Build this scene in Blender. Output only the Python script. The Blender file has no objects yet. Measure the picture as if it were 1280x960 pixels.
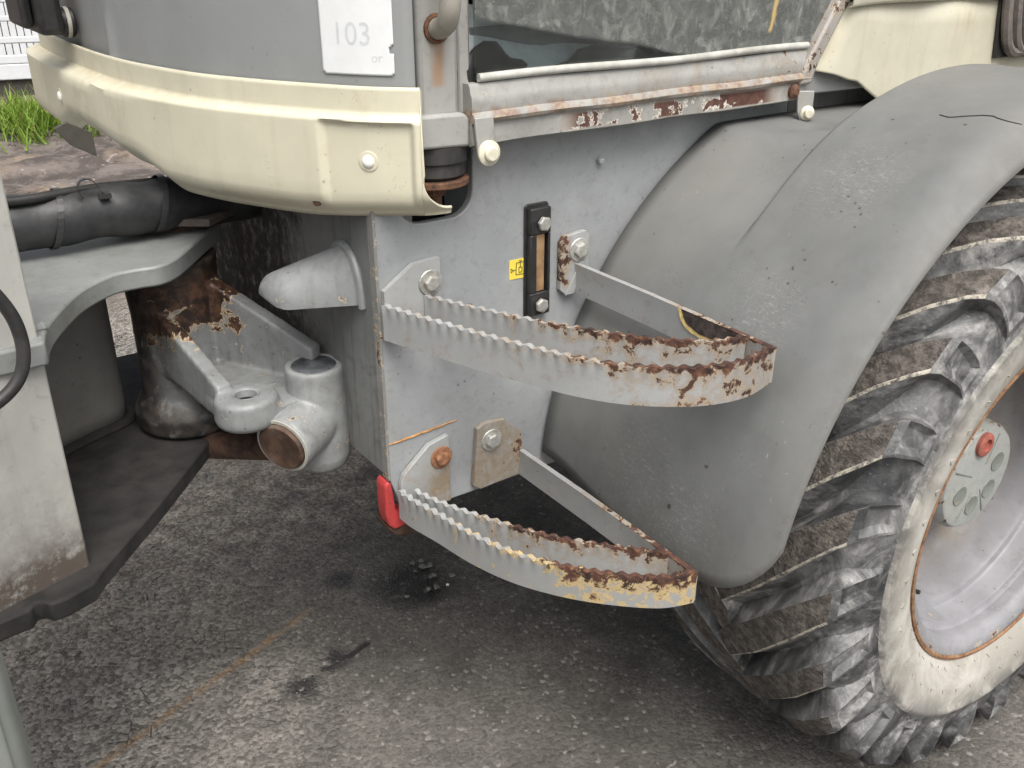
import bpy, bmesh, math, random
import numpy as np
from mathutils import Vector, Matrix
random.seed(7); np.random.seed(7)
PI = math.pi; rad = math.radians
S = bpy.context.scene
COL = S.collection

# ------------------------------------------------------------------ camera, sky, sun, exposure
cam = bpy.data.cameras.new('camera'); camo = bpy.data.objects.new('camera', cam); COL.objects.link(camo)
cam.sensor_width = 36.0; cam.lens = 36.0 * 1215 / 1280; cam.clip_start = 0.02; cam.clip_end = 500
_p, _y = rad(25.5), rad(34.5)
_f = Vector((math.sin(_y)*math.cos(_p), math.cos(_y)*math.cos(_p), -math.sin(_p)))
_r = Vector((math.cos(_y), -math.sin(_y), 0)); _u = _r.cross(_f)
_m = Matrix((_r, _u, -_f)).transposed().to_4x4(); _m.translation = (0, -1.26, 1.54)
camo.matrix_world = _m
S.camera = camo
S.render.resolution_x = 1024; S.render.resolution_y = 768

SUN_EL, SUN_AZ = rad(60), rad(198)      # azimuth clockwise from +Y
world = bpy.data.worlds.new('World'); S.world = world; world.use_nodes = True
wn = world.node_tree.nodes; bg = wn['Background']
sky = wn.new('ShaderNodeTexSky'); sky.sky_type = 'NISHITA'; sky.sun_disc = False
sky.sun_elevation = SUN_EL; sky.sun_rotation = SUN_AZ; sky.air_density = 1.0; sky.dust_density = 8.0; sky.ozone_density = 0.3
hsv = wn.new('ShaderNodeHueSaturation'); hsv.inputs['Saturation'].default_value = 0.32          # thin overcast
world.node_tree.links.new(sky.outputs[0], hsv.inputs['Color']); world.node_tree.links.new(hsv.outputs[0], bg.inputs[0]); bg.inputs[1].default_value = 0.145
S.render.engine = 'CYCLES'; S.cycles.use_adaptive_sampling = True; S.cycles.adaptive_threshold = 0.02
S.cycles.max_bounces = 6; S.cycles.diffuse_bounces = 3; S.cycles.glossy_bounces = 3; S.cycles.transmission_bounces = 4; S.cycles.transparent_max_bounces = 8
sun = bpy.data.lights.new('sun', 'SUN'); sun.energy = 1.4; sun.angle = rad(36); sun.color = (1, .96, .9)
suno = bpy.data.objects.new('sun', sun); COL.objects.link(suno)
_d = Vector((math.sin(SUN_AZ)*math.cos(SUN_EL), math.cos(SUN_AZ)*math.cos(SUN_EL), math.sin(SUN_EL)))
suno.rotation_euler = _d.to_track_quat('Z', 'Y').to_euler(); suno.location = _d*20
S.view_settings.view_transform = 'Standard'; S.view_settings.look = 'None'
S.view_settings.exposure = 0.55; S.view_settings.gamma = 1

# ------------------------------------------------------------------ node helpers
class NB:
    def __init__(s, name):
        s.m = bpy.data.materials.new(name); s.m.use_nodes = True
        s.t = s.m.node_tree; s.n = s.t.nodes; s.b = s.n['Principled BSDF']; s.out = s.n['Material Output']
        s._pos = None
    def link(s, a, b): s.t.links.new(a, b)
    def put(s, sock, v):
        if hasattr(v, 'is_linked') or isinstance(v, bpy.types.NodeSocket): s.link(v, sock)
        else:
            if isinstance(v, tuple) and len(v) == 3 and sock.type == 'RGBA': v = (*v, 1)
            sock.default_value = v
    @property
    def pos(s):
        if s._pos is None: s._pos = s.n.new('ShaderNodeNewGeometry').outputs['Position']
        return s._pos
    def map(s, vec, loc=(0,0,0), sc=(1,1,1), rot=(0,0,0)):
        n = s.n.new('ShaderNodeMapping'); s.link(vec, n.inputs[0]); n.inputs[1].default_value = loc; n.inputs[2].default_value = rot; n.inputs[3].default_value = sc
        return n.outputs[0]
    def noise(s, scale, detail=4, rough=.55, vec=None, dist=0, cap=4.5):
        n = s.n.new('ShaderNodeTexNoise'); s.link(vec or s.pos, n.inputs['Vector'])
        n.inputs['Scale'].default_value = scale; n.inputs['Detail'].default_value = min(detail, cap)
        n.inputs['Roughness'].default_value = rough; n.inputs['Distortion'].default_value = dist
        return n.outputs['Fac']
    def vor(s, scale, vec=None, feat='F1', out='Distance', rnd=1.0):
        n = s.n.new('ShaderNodeTexVoronoi'); n.feature = feat; s.link(vec or s.pos, n.inputs['Vector']); n.inputs['Scale'].default_value = scale
        n.inputs['Randomness'].default_value = rnd
        return n.outputs[out]
    def mth(s, op, a, b=0.0, c=None):
        n = s.n.new('ShaderNodeMath'); n.operation = op; s.put(n.inputs[0], a); s.put(n.inputs[1], b)
        if c is not None: s.put(n.inputs[2], c)
        return n.outputs[0]
    def ss(s, v, lo, hi, a=0.0, b=1.0):
        n = s.n.new('ShaderNodeMapRange'); n.interpolation_type = 'SMOOTHSTEP'; s.put(n.inputs[0], v)
        n.inputs[1].default_value = lo; n.inputs[2].default_value = hi; n.inputs[3].default_value = a; n.inputs[4].default_value = b
        return n.outputs[0]
    def mix(s, f, a, b):
        n = s.n.new('ShaderNodeMix'); n.data_type = 'RGBA'; s.put(n.inputs[0], f); s.put(n.inputs[6], a); s.put(n.inputs[7], b)
        return n.outputs[2]
    def mulc(s, c, v):
        n = s.n.new('ShaderNodeMix'); n.data_type = 'RGBA'; n.blend_type = 'MULTIPLY'; n.inputs[0].default_value = 1; s.put(n.inputs[6], c)
        cc = s.n.new('ShaderNodeCombineColor'); [s.put(cc.inputs[i], v) for i in range(3)]
        s.link(cc.outputs[0], n.inputs[7]); return n.outputs[2]
    def attr(s, name):
        n = s.n.new('ShaderNodeAttribute'); n.attribute_name = name; return n.outputs['Fac']
    def xyz(s):
        n = s.n.new('ShaderNodeSeparateXYZ'); s.link(s.pos, n.inputs[0]); return n.outputs
    def blob(s, c, r, soft=1.0):
        n = s.n.new('ShaderNodeVectorMath'); n.operation = 'DISTANCE'; s.link(s.pos, n.inputs[0]); n.inputs[1].default_value = c
        return s.ss(n.outputs['Value'], r*(1-soft), r, 1, 0)
    def bump(s, h, strength=.3, dist=.002, prev=None):
        n = s.n.new('ShaderNodeBump'); s.put(n.inputs['Height'], h); n.inputs['Strength'].default_value = strength; n.inputs['Distance'].default_value = dist
        if prev: s.link(prev, n.inputs['Normal'])
        return n.outputs[0]
    def done(s, col, rough=.5, nor=None, metal=0.0, spec=.5):
        s.put(s.b.inputs['Base Color'], col); s.put(s.b.inputs['Roughness'], rough); s.put(s.b.inputs['Metallic'], metal)
        s.b.inputs['Specular IOR Level'].default_value = spec
        if nor: s.link(nor, s.b.inputs['Normal'])
        return s.m

RUST_D, RUST_M, RUST_O = (.030,.014,.011), (.075,.034,.024), (.19,.085,.042)
def rustcol(k):
    return k.mix(k.ss(k.noise(90, 4, .7), .48, .72), k.mix(k.ss(k.noise(35, 3), .4, .6), RUST_D, RUST_M), RUST_O)

def paint(name, base, var=.12, rust=.0, rscale=45, dirt=(.16,.14,.11), dirtamt=.35, rough=.45, specks=.5, light=.25, streak=.25, extra=None, under=(.62,.55,.42), orange=.0, halo=.70, stain=None, cast=0.0):
    """weathered paint: tone drift, grime, dark specks, pale scuffs, chips to primer and rust; mesh attribute 'wear' adds rust, 'grime' adds dirt and painted shade"""
    k = NB(name)
    big = k.noise(3.2, 5, .6); mid = k.noise(17, 5, .65)
    col = k.mulc(base, k.ss(k.mth('ADD', k.mth('MULTIPLY', big, .6), k.mth('MULTIPLY', mid, .4)), .3, .7, 1-var, 1+var))
    sv = k.map(k.pos, sc=(14, 14, 1.1))
    st = k.ss(k.noise(3.0, 4, .6, vec=sv), .5, .78)
    gr = k.mth('MULTIPLY', k.ss(k.noise(7, 6, .7, dist=.6), .5, .85), dirtamt)
    gr = k.mth('ADD', gr, k.mth('MULTIPLY', st, streak*dirtamt))
    gr = k.mth('ADD', gr, k.mth('MULTIPLY', k.attr('grime'), k.ss(k.noise(40, 6, .75), .2, .62)))
    col = k.mix(k.mth('MINIMUM', gr, .96), col, dirt)
    if light:                                    # pale rubbed scuffs
        sc = k.map(k.pos, sc=(40, 40, 15), rot=(.5, .4, .2))
        lf = k.mth('MULTIPLY', k.ss(k.noise(2.2, 7, .8, vec=sc), .62, .8), k.ss(k.noise(5, 2), .45, .7))
        col = k.mix(k.mth('MULTIPLY', lf, light), col, (.62,.62,.6))
    if specks:
        v = k.vor(55); sel = k.ss(k.noise(9, 2), .55, .62)
        sp = k.mth('MULTIPLY', k.ss(v, .10, .16, 1, 0), sel)
        v2 = k.ss(k.vor(170), .12, .2, 1, 0); sp = k.mth('MAXIMUM', sp, k.mth('MULTIPLY', v2, k.ss(k.noise(14, 2), .6, .66)))
        col = k.mix(k.mth('MULTIPLY', sp, specks), col, (.05,.04,.035))
    w = k.attr('wear')
    rn = k.mth('ADD', k.noise(rscale, 8, .70, dist=.4, cap=9), k.mth('ADD', k.mth('MULTIPLY', w, .62), rust-.0))
    halo = k.ss(k.mth('ADD', rn, k.mth('MULTIPLY', k.mth('SUBTRACT', k.noise(170, 3, .7), .5), .10)), halo, halo+.03); rm = k.ss(k.mth('ADD', rn, k.mth('MULTIPLY', k.mth('SUBTRACT', k.noise(210, 3, .7), .5), .10)), .715, .785)
    col = k.mix(k.mth('MULTIPLY', halo, .75), col, under)
    col = k.mix(k.mth('MULTIPLY', k.ss(k.mth('ADD', rn, k.mth('MULTIPLY', k.mth('SUBTRACT', k.noise(120, 4, .7), .5), .12)), .54, .74), .5), col, k.mulc(col, .62) if not stain else stain)
    rc = rustcol(k)
    if orange: rc = k.mix(orange, rc, RUST_O)
    col = k.mix(rm, col, rc)
    hb = k.mth('SUBTRACT', k.mth('MULTIPLY', k.noise(60, 5), .25), k.mth('MULTIPLY', rm, k.ss(k.noise(150, 4), .2, .8, .6, 1.2)))
    if cast: hb = k.mth('ADD', hb, k.mth('MULTIPLY', k.noise(240, 3, .6), cast))
    if extra: col = extra(k, col)
    rg = k.mth('ADD', k.mth('ADD', rough, k.mth('MULTIPLY', gr, .35)), k.mth('MULTIPLY', rm, .35))
    return k.done(col, k.mth('MINIMUM', rg, .95), k.bump(hb, .35, .0016))

def plain(name, col, rough=.5, metal=0.0, var=.15, scale=60, bumpd=.0008, dirt=None, dirtamt=.5):
    k = NB(name); c = k.mulc(col, k.ss(k.noise(scale, 5, .65), .3, .7, 1-var, 1+var))
    if dirt: c = k.mix(k.mth('MULTIPLY', k.ss(k.noise(scale*.35, 6, .7), .42, .68), dirtamt), c, dirt)
    return k.done(c, rough, k.bump(k.noise(scale*2.5, 4), .4, bumpd), metal)

# ------------------------------------------------------------------ mesh helpers
def link(o, parent=None):
    COL.objects.link(o)
    if parent is not None: o.parent = parent
    return o
def mesh_obj(name, verts, faces, mat, parent=None, smooth=40, bevel=0, seg=2, sub=0, solid=0, mats=None, fmat=None, wear=None, grime=None, soff=-1):
    me = bpy.data.meshes.new(name); me.from_pydata([tuple(map(float, v)) for v in verts], [], faces); me.update()
    return finish(name, me, mat, parent, smooth, bevel, seg, sub, solid, mats, fmat, wear, grime, soff)
def finish(name, me, mat, parent=None, smooth=40, bevel=0, seg=2, sub=0, solid=0, mats=None, fmat=None, wear=None, grime=None, soff=-1):
    bm = bmesh.new(); bm.from_mesh(me); bmesh.ops.recalc_face_normals(bm, faces=bm.faces); bm.to_mesh(me); bm.free()
    for m in (mats or [mat]): me.materials.append(m)
    if fmat is not None: me.polygons.foreach_set('material_index', fmat)
    if smooth:
        me.polygons.foreach_set('use_smooth', [True]*len(me.polygons)); me.set_sharp_from_angle(angle=rad(smooth))
    for nm, fn in (('wear', wear), ('grime', grime)):
        if fn:
            a = me.attributes.new(nm, 'FLOAT', 'POINT'); a.data.foreach_set('value', [float(fn(v.co)) for v in me.vertices])
    o = bpy.data.objects.new(name, me); link(o, parent)
    if solid:
        md = o.modifiers.new('s', 'SOLIDIFY'); md.thickness = solid; md.offset = soff
    if bevel:
        md = o.modifiers.new('b', 'BEVEL'); md.width = bevel; md.segments = seg; md.limit_method = 'ANGLE'; md.angle_limit = rad(35)
    if sub:
        md = o.modifiers.new('u', 'SUBSURF'); md.levels = sub; md.render_levels = sub
    return o
def bm_obj(name, bm, mat, parent=None, **k):
    me = bpy.data.meshes.new(name); bm.to_mesh(me); bm.free()
    return finish(name, me, mat, parent, **k)
def prism(poly, a, b, axis):
    """polygon extruded between a and b along an axis; poly is XZ for Y, XY for Z, YZ for X"""
    n = len(poly)
    def P(q, t): return {'Y': (q[0], t, q[1]), 'Z': (q[0], q[1], t), 'X': (t, q[0], q[1])}[axis]
    v = [P(q, a) for q in poly] + [P(q, b) for q in poly]
    f = [tuple(range(n)), tuple(range(2*n-1, n-1, -1))] + [(i, (i+1) % n, n+(i+1) % n, n+i) for i in range(n)]
    return v, f
def box(x0, x1, y0, y1, z0, z1): return prism([(x0,z0),(x1,z0),(x1,z1),(x0,z1)], y0, y1, 'Y')
def join(*parts):
    V, F = [], []
    for v, f in parts:
        b = len(V); V += list(v); F += [tuple(i+b for i in q) for q in f]
    return V, F
def frame_of(d):
    d = Vector(d).normalized(); a = Vector((0,0,1)) if abs(d.z) < .9 else Vector((1,0,0))
    u = d.cross(a).normalized(); return u, d.cross(u).normalized()
def tube(path, r, n=14, cap=True):
    path = [Vector(p) for p in path]; rr = r if isinstance(r, (list, tuple)) else [r]*len(path)
    V, F = [], []; u0 = None
    for i, p in enumerate(path):
        t = (path[min(i+1, len(path)-1)] - path[max(i-1, 0)]).normalized()
        if u0 is None: u0, _ = frame_of(t)
        u0 = (u0 - t*u0.dot(t)).normalized(); w = t.cross(u0)
        for j in range(n):
            a = 2*PI*j/n; V.append(p + (u0*math.cos(a) + w*math.sin(a))*rr[i])
    for i in range(len(path)-1):
        for j in range(n): F.append((i*n+j, i*n+(j+1) % n, (i+1)*n+(j+1) % n, (i+1)*n+j))
    if cap: F += [tuple(range(n-1, -1, -1)), tuple(range((len(path)-1)*n, len(path)*n))]
    return V, F
def lathe(prof, c, d, n=32, cap=True, a0=0.0):
    """profile of (radius, distance along d) turned about the axis through c"""
    c = Vector(c); d = Vector(d).normalized(); u, w = frame_of(d); V, F = [], []
    for r, h in prof:
        for j in range(n):
            a = a0+2*PI*j/n; V.append(c + d*h + (u*math.cos(a)+w*math.sin(a))*max(r, 1e-4))
    m = len(prof)
    for i in range(m-1):
        for j in range(n): F.append((i*n+j, i*n+(j+1) % n, (i+1)*n+(j+1) % n, (i+1)*n+j))
    if cap: F += [tuple(range(n-1, -1, -1)), tuple(range((m-1)*n, m*n))]
    return V, F
def catmull(pts, per=8, closed=False):
    pts = [np.array(p, float) for p in pts]; out = []
    for i in range(len(pts)-1):
        p0 = pts[max(i-1, 0)]; p1 = pts[i]; p2 = pts[i+1]; p3 = pts[min(i+2, len(pts)-1)]
        for k in range(per):
            t = k/per; out.append(.5*((2*p1)+(-p0+p2)*t+(2*p0-5*p1+4*p2-p3)*t*t+(-p0+3*p1-3*p2+p3)*t**3))
    out.append(pts[-1]); return np.array(out)
def resample(path, step):
    path = np.array(path); s = np.r_[0, np.cumsum(np.linalg.norm(np.diff(path, axis=0), axis=1))]
    n = max(2, int(round(s[-1]/step))+1); q = np.linspace(0, s[-1], n)
    return np.stack([np.interp(q, s, path[:, i]) for i in range(path.shape[1])], 1), q
def sstep(x, a, b):
    t = min(1, max(0, (x-a)/(b-a))); return t*t*(3-2*t)
def tag(o, label, cat=None, group=None, kind=None):
    if label: o['label'] = label
    if cat: o['category'] = cat
    if group: o['group'] = group
    if kind: o['kind'] = kind
    return o
def empty(name, loc=(0,0,0), parent=None):
    o = bpy.data.objects.new(name, None); o.location = loc; o.empty_display_size = .1; return link(o, parent)

# ------------------------------------------------------------------ materials
GREY = (.30,.315,.32); GREYF = (.136,.141,.139); CREAM = (.56,.535,.415)
def plate_extra(k, col):
    # faint rubbed pale zones low on the panel, brown streaks
    m = k.mth('MULTIPLY', k.ss(k.noise(6, 4, .6), .45, .75), .35)
    return k.mix(m, col, (.47,.49,.50))
m_plate = paint('grey_paint_panel', (.265,.28,.287), var=.12, rust=.035, rscale=60, dirtamt=.30, specks=.6, light=.25, extra=plate_extra)
m_grey = paint('grey_paint', GREY, var=.12, rust=.06, dirtamt=.3)
m_post = paint('grey_paint_post', (.32,.32,.305), var=.10, rust=.03, dirtamt=.4, specks=.5, dirt=(.28,.22,.15))
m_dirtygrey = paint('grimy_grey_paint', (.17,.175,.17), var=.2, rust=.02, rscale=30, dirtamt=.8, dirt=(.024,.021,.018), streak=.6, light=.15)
m_cast = paint('grey_paint_casting', (.24,.25,.25), var=.22, rust=.09, rscale=30, dirtamt=.62, dirt=(.075,.062,.05), light=.6, streak=.5, cast=.9)
m_step = paint('worn_step_paint', (.31,.32,.32), var=.1, rust=.02, rscale=42, dirtamt=.25, dirt=(.2,.15,.09), light=.3, under=(.58,.50,.36), stain=(.24,.165,.10))
m_step2 = paint('worn_step_paint_primer', (.27,.28,.28), var=.1, rust=.02, rscale=55, dirtamt=.25, dirt=(.2,.15,.09), light=.3, under=(.60,.47,.21), halo=.63, stain=(.30,.20,.10))
def fender_extra(k, col):
    # rubbed scratches where boots and gravel hit, and a few dark scrapes
    sc1 = k.noise(4.0, 8, .85, vec=k.map(k.pos, sc=(90, 18, 60), rot=(.5, .2, .8)))
    sc2 = k.noise(4.0, 8, .85, vec=k.map(k.pos, sc=(20, 90, 30), rot=(.9, .5, .2)))
    m = k.mth('MAXIMUM', k.ss(sc1, .53, .66), k.ss(sc2, .55, .68))
    z = None
    for c, r in (((1.07,-.36,1.01), .10), ((1.0,-.25,.72), .16), ((.96,-.36,.70), .12), ((1.09,-.55,.80), .10), ((1.25,-.36,1.18), .12)):
        b = k.blob(c, r, .9); z = b if z is None else k.mth('MAXIMUM', z, b)
    col = k.mix(k.mth('MULTIPLY', k.mth('MULTIPLY', m, z), .42), col, (.44,.44,.42))
    w = k.mth('MULTIPLY', k.ss(k.noise(2.4, 4), .42, .66), .28)
    col = k.mix(w, col, (.215,.205,.18))
    d = k.mth('MULTIPLY', k.ss(k.vor(17), .055, .085, 1, 0), k.ss(k.noise(60, 3), .45, .5))
    return k.mix(k.mth('MULTIPLY', d, .85), col, (.03,.026,.022))
m_fender = paint('grey_fender_plastic', GREYF, var=.16, rust=-.3, dirtamt=.35, dirt=(.10,.092,.078), rough=.58, specks=.8, light=.5, streak=.35, extra=fender_extra)
m_cream = paint('cream_paint', CREAM, var=.07, rust=-.06, dirtamt=.42, dirt=(.30,.25,.15), rough=.5, specks=.4, light=0, streak=.35)
m_panel = paint('dark_grey_cab_paint', (.25,.26,.26), var=.06, rust=-.2, dirtamt=.12, rough=.4, specks=.2, light=.12)
m_front = paint('pale_grey_frame_paint', (.40,.40,.375), var=.12, rust=.0, dirtamt=.24, dirt=(.085,.068,.053), light=.2, streak=.6)
m_rust = plain('rusty_steel', (.12,.06,.035), .85, .1, .5, 70, .002, (.28,.13,.06), .6)
m_rustd = plain('dark_rust', (.05,.028,.02), .85, .1, .5, 60, .002, (.14,.07,.04), .5)
m_rusto = plain('orange_rust', (.36,.17,.06), .9, 0, .35, 120, .001, (.5,.36,.2), .5)
m_bolt = plain('zinc_bolt', (.50,.50,.47), .42, .55, .2, 90, .0006, (.2,.17,.13), .35)
m_boltr = plain('rusted_bolt', (.27,.13,.07), .8, .2, .35, 120, .001)
m_black = plain('black_plastic', (.018,.018,.019), .45, 0, .25, 50, .0005, (.06,.057,.052), .4)
m_hose = plain('black_hose_sleeve', (.022,.023,.025), .5, 0, .3, 30, .002, (.065,.063,.06), .45)
m_white = plain('white_plastic', (.80,.80,.76), .35, 0, .04)
m_paper = plain('white_paper', (.66,.68,.685), .75, 0, .03, 25, .0003)
m_ink = plain('faded_grey_print', (.53,.555,.56), .75, 0, .05)
m_yellow = plain('yellow_sticker', (.75,.60,.08), .5, 0, .06)
m_inkd = plain('dark_print', (.10,.09,.03), .6)
m_red = paint('red_paint', (.42,.045,.045), var=.25, rust=.04, dirtamt=.6, dirt=(.08,.03,.025), light=.1)
m_brown = plain('brown_sight_glass', (.27,.17,.09), .25, 0, .25, 40, .0004)
m_rubber = plain('black_rubber_mount', (.028,.027,.026), .7, 0, .3)
m_darkhole = plain('dark_interior', (.012,.012,.012), .9, 0, .2)
m_grease = plain('black_grease', (.010,.009,.008), .38, 0, .4, 60, .003)
m_olive = plain('olive_plate', (.050,.047,.038), .6, 0, .15)

# tyre rubber: black with chalky dust scuffs; sidewall clay coloured; lug tops brown
def tyre_mats():
    k = NB('dusty_tyre_rubber')
    n1 = k.noise(9, 8, .72, dist=1.2); n2 = k.noise(55, 6, .7)
    base = k.mix(k.ss(k.noise(13, 6, .65, dist=.6), .36, .64), (.030,.032,.034), (.105,.108,.108))
    dust = k.mth('MULTIPLY', k.ss(n1, .42, .70), k.ss(n2, .22, .70))
    c = k.mix(k.mth('MULTIPLY', dust, .85), base, (.40,.395,.385))
    sc = k.map(k.pos, sc=(60, 12, 60), rot=(.3,.2,.6))
    c = k.mix(k.mth('MULTIPLY', k.ss(k.noise(3, 5, .75, vec=sc), .60, .72), .45), c, (.42,.42,.41))
    wv = k.attr('wear')
    c = k.mix(k.mth('MULTIPLY', wv, k.ss(k.noise(70, 6, .7), .25, .62)), c, (.58,.53,.43))
    a = k.done(c, k.ss(dust, 0, 1, .5, .9), k.bump(k.mth('ADD', n2, k.noise(180, 3)), .5, .0022))
    k = NB('clay_covered_lug_top')
    c = k.mix(k.ss(k.noise(60, 6, .75), .38, .66), (.046,.040,.035), (.135,.120,.106))
    c = k.mix(k.ss(k.noise(140, 4, .7), .66, .74), c, (.016,.013,.012))
    c = k.mix(k.ss(k.noise(25, 4), .58, .75), c, (.22,.20,.18))
    b = k.done(c, .92, k.bump(k.mth('ADD', k.noise(60, 6, .75), k.noise(190, 4)), .9, .004))
    k = NB('clay_coated_sidewall')
    c = k.mix(k.ss(k.noise(7, 7, .7, dist=.8), .35, .68), (.30,.287,.255), (.47,.455,.415))
    c = k.mix(k.mth('MULTIPLY', k.ss(k.noise(50, 6, .75), .55, .72), .45), c, (.20,.18,.15))
    g = k.attr('grime')
    c = k.mix(k.mth('MULTIPLY', g, k.ss(k.noise(14, 7, .72, dist=.8), .30, .60)), c, (.06,.06,.058))
    s_ = k.done(c, .9, k.bump(k.noise(90, 5, .7), .35, .0015))
    return a, b, s_
m_tyre, m_lugtop, m_side = tyre_mats()
k = NB('chalky_lug_edge'); c = k.mix(k.ss(k.noise(70, 6, .75), .36, .58), (.09,.085,.078), (.47,.44,.37))
m_lugedge = k.done(c, .9, k.bump(k.noise(160, 4), .8, .003))
m_rim = paint('silver_rim_paint', (.22,.22,.235), var=.22, rust=.02, rscale=30, dirtamt=.7, dirt=(.20,.175,.14), rough=.5, light=.3, streak=.1)
m_hub = paint('grey_green_hub_paint', (.33,.345,.33), var=.1, rust=.06, rscale=60, dirtamt=.3, dirt=(.30,.22,.14), light=.2)
m_plug = plain('red_plug', (.34,.10,.075), .6, 0, .2, 80, .0008, (.25,.12,.08), .4)

# glass: transparent, with dust and a mottled reflection painted in one film
k = NB('dirty_window_glass')
mott = k.mth('MULTIPLY', k.ss(k.noise(15, 5, .7, dist=1.6), .40, .70), .30)
zz = k.xyz()['Z']
film = k.mth('ADD', .52, mott)
xx = k.xyz()['X']
line = k.mth('ADD', zz, k.mth('MULTIPLY', k.mth('SUBTRACT', xx, .78), .19))     # lower edge of the painted dust-and-reflection film, dropping towards the rear
film = k.mth('MULTIPLY', film, k.ss(k.mth('ADD', line, k.mth('MULTIPLY', k.noise(5, 3), .02)), 1.423, 1.431))
film = k.mth('ADD', film, .05)
tr = k.n.new('ShaderNodeBsdfTransparent'); tr.inputs[0].default_value = (.80,.84,.84,1)
gl = k.n.new('ShaderNodeBsdfGlossy'); gl.inputs['Roughness'].default_value = .03
fr = k.n.new('ShaderNodeFresnel'); fr.inputs[0].default_value = 1.5
mx = k.n.new('ShaderNodeMixShader'); k.link(fr.outputs[0], mx.inputs[0]); k.link(tr.outputs[0], mx.inputs[1]); k.link(gl.outputs[0], mx.inputs[2])
df = k.n.new('ShaderNodeBsdfDiffuse'); gc = k.mix(k.ss(k.noise(26, 4, .65, dist=.9, vec=k.map(k.pos, sc=(1.5, 1, 1), rot=(0,.5,0))), .46, .70), (.16,.168,.16), (.30,.31,.29))
gc = k.mix(k.mth('MULTIPLY', k.ss(k.noise(70, 4, .7, dist=.5), .58, .7), .5), gc, (.46,.46,.43))
dx = k.mth('ABSOLUTE', k.mth('SUBTRACT', k.mth('ADD', xx, k.mth('MULTIPLY', zz, -.18)), k.mth('ADD', 1.120, k.mth('MULTIPLY', k.noise(22, 4), .02))))
drip = k.mth('MULTIPLY', k.ss(dx, .002, .007, 1, 0), k.ss(zz, 1.362, 1.37))
gc = k.mix(drip, gc, (.50,.37,.17)); film = k.mth('MAXIMUM', film, k.mth('MULTIPLY', drip, .9))
k.put(df.inputs[0], gc)
mx2 = k.n.new('ShaderNodeMixShader'); k.put(mx2.inputs[0], film); k.link(mx.outputs[0], mx2.inputs[1]); k.link(df.outputs[0], mx2.inputs[2])
k.link(mx2.outputs[0], k.out.inputs[0]); m_glass = k.m

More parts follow.
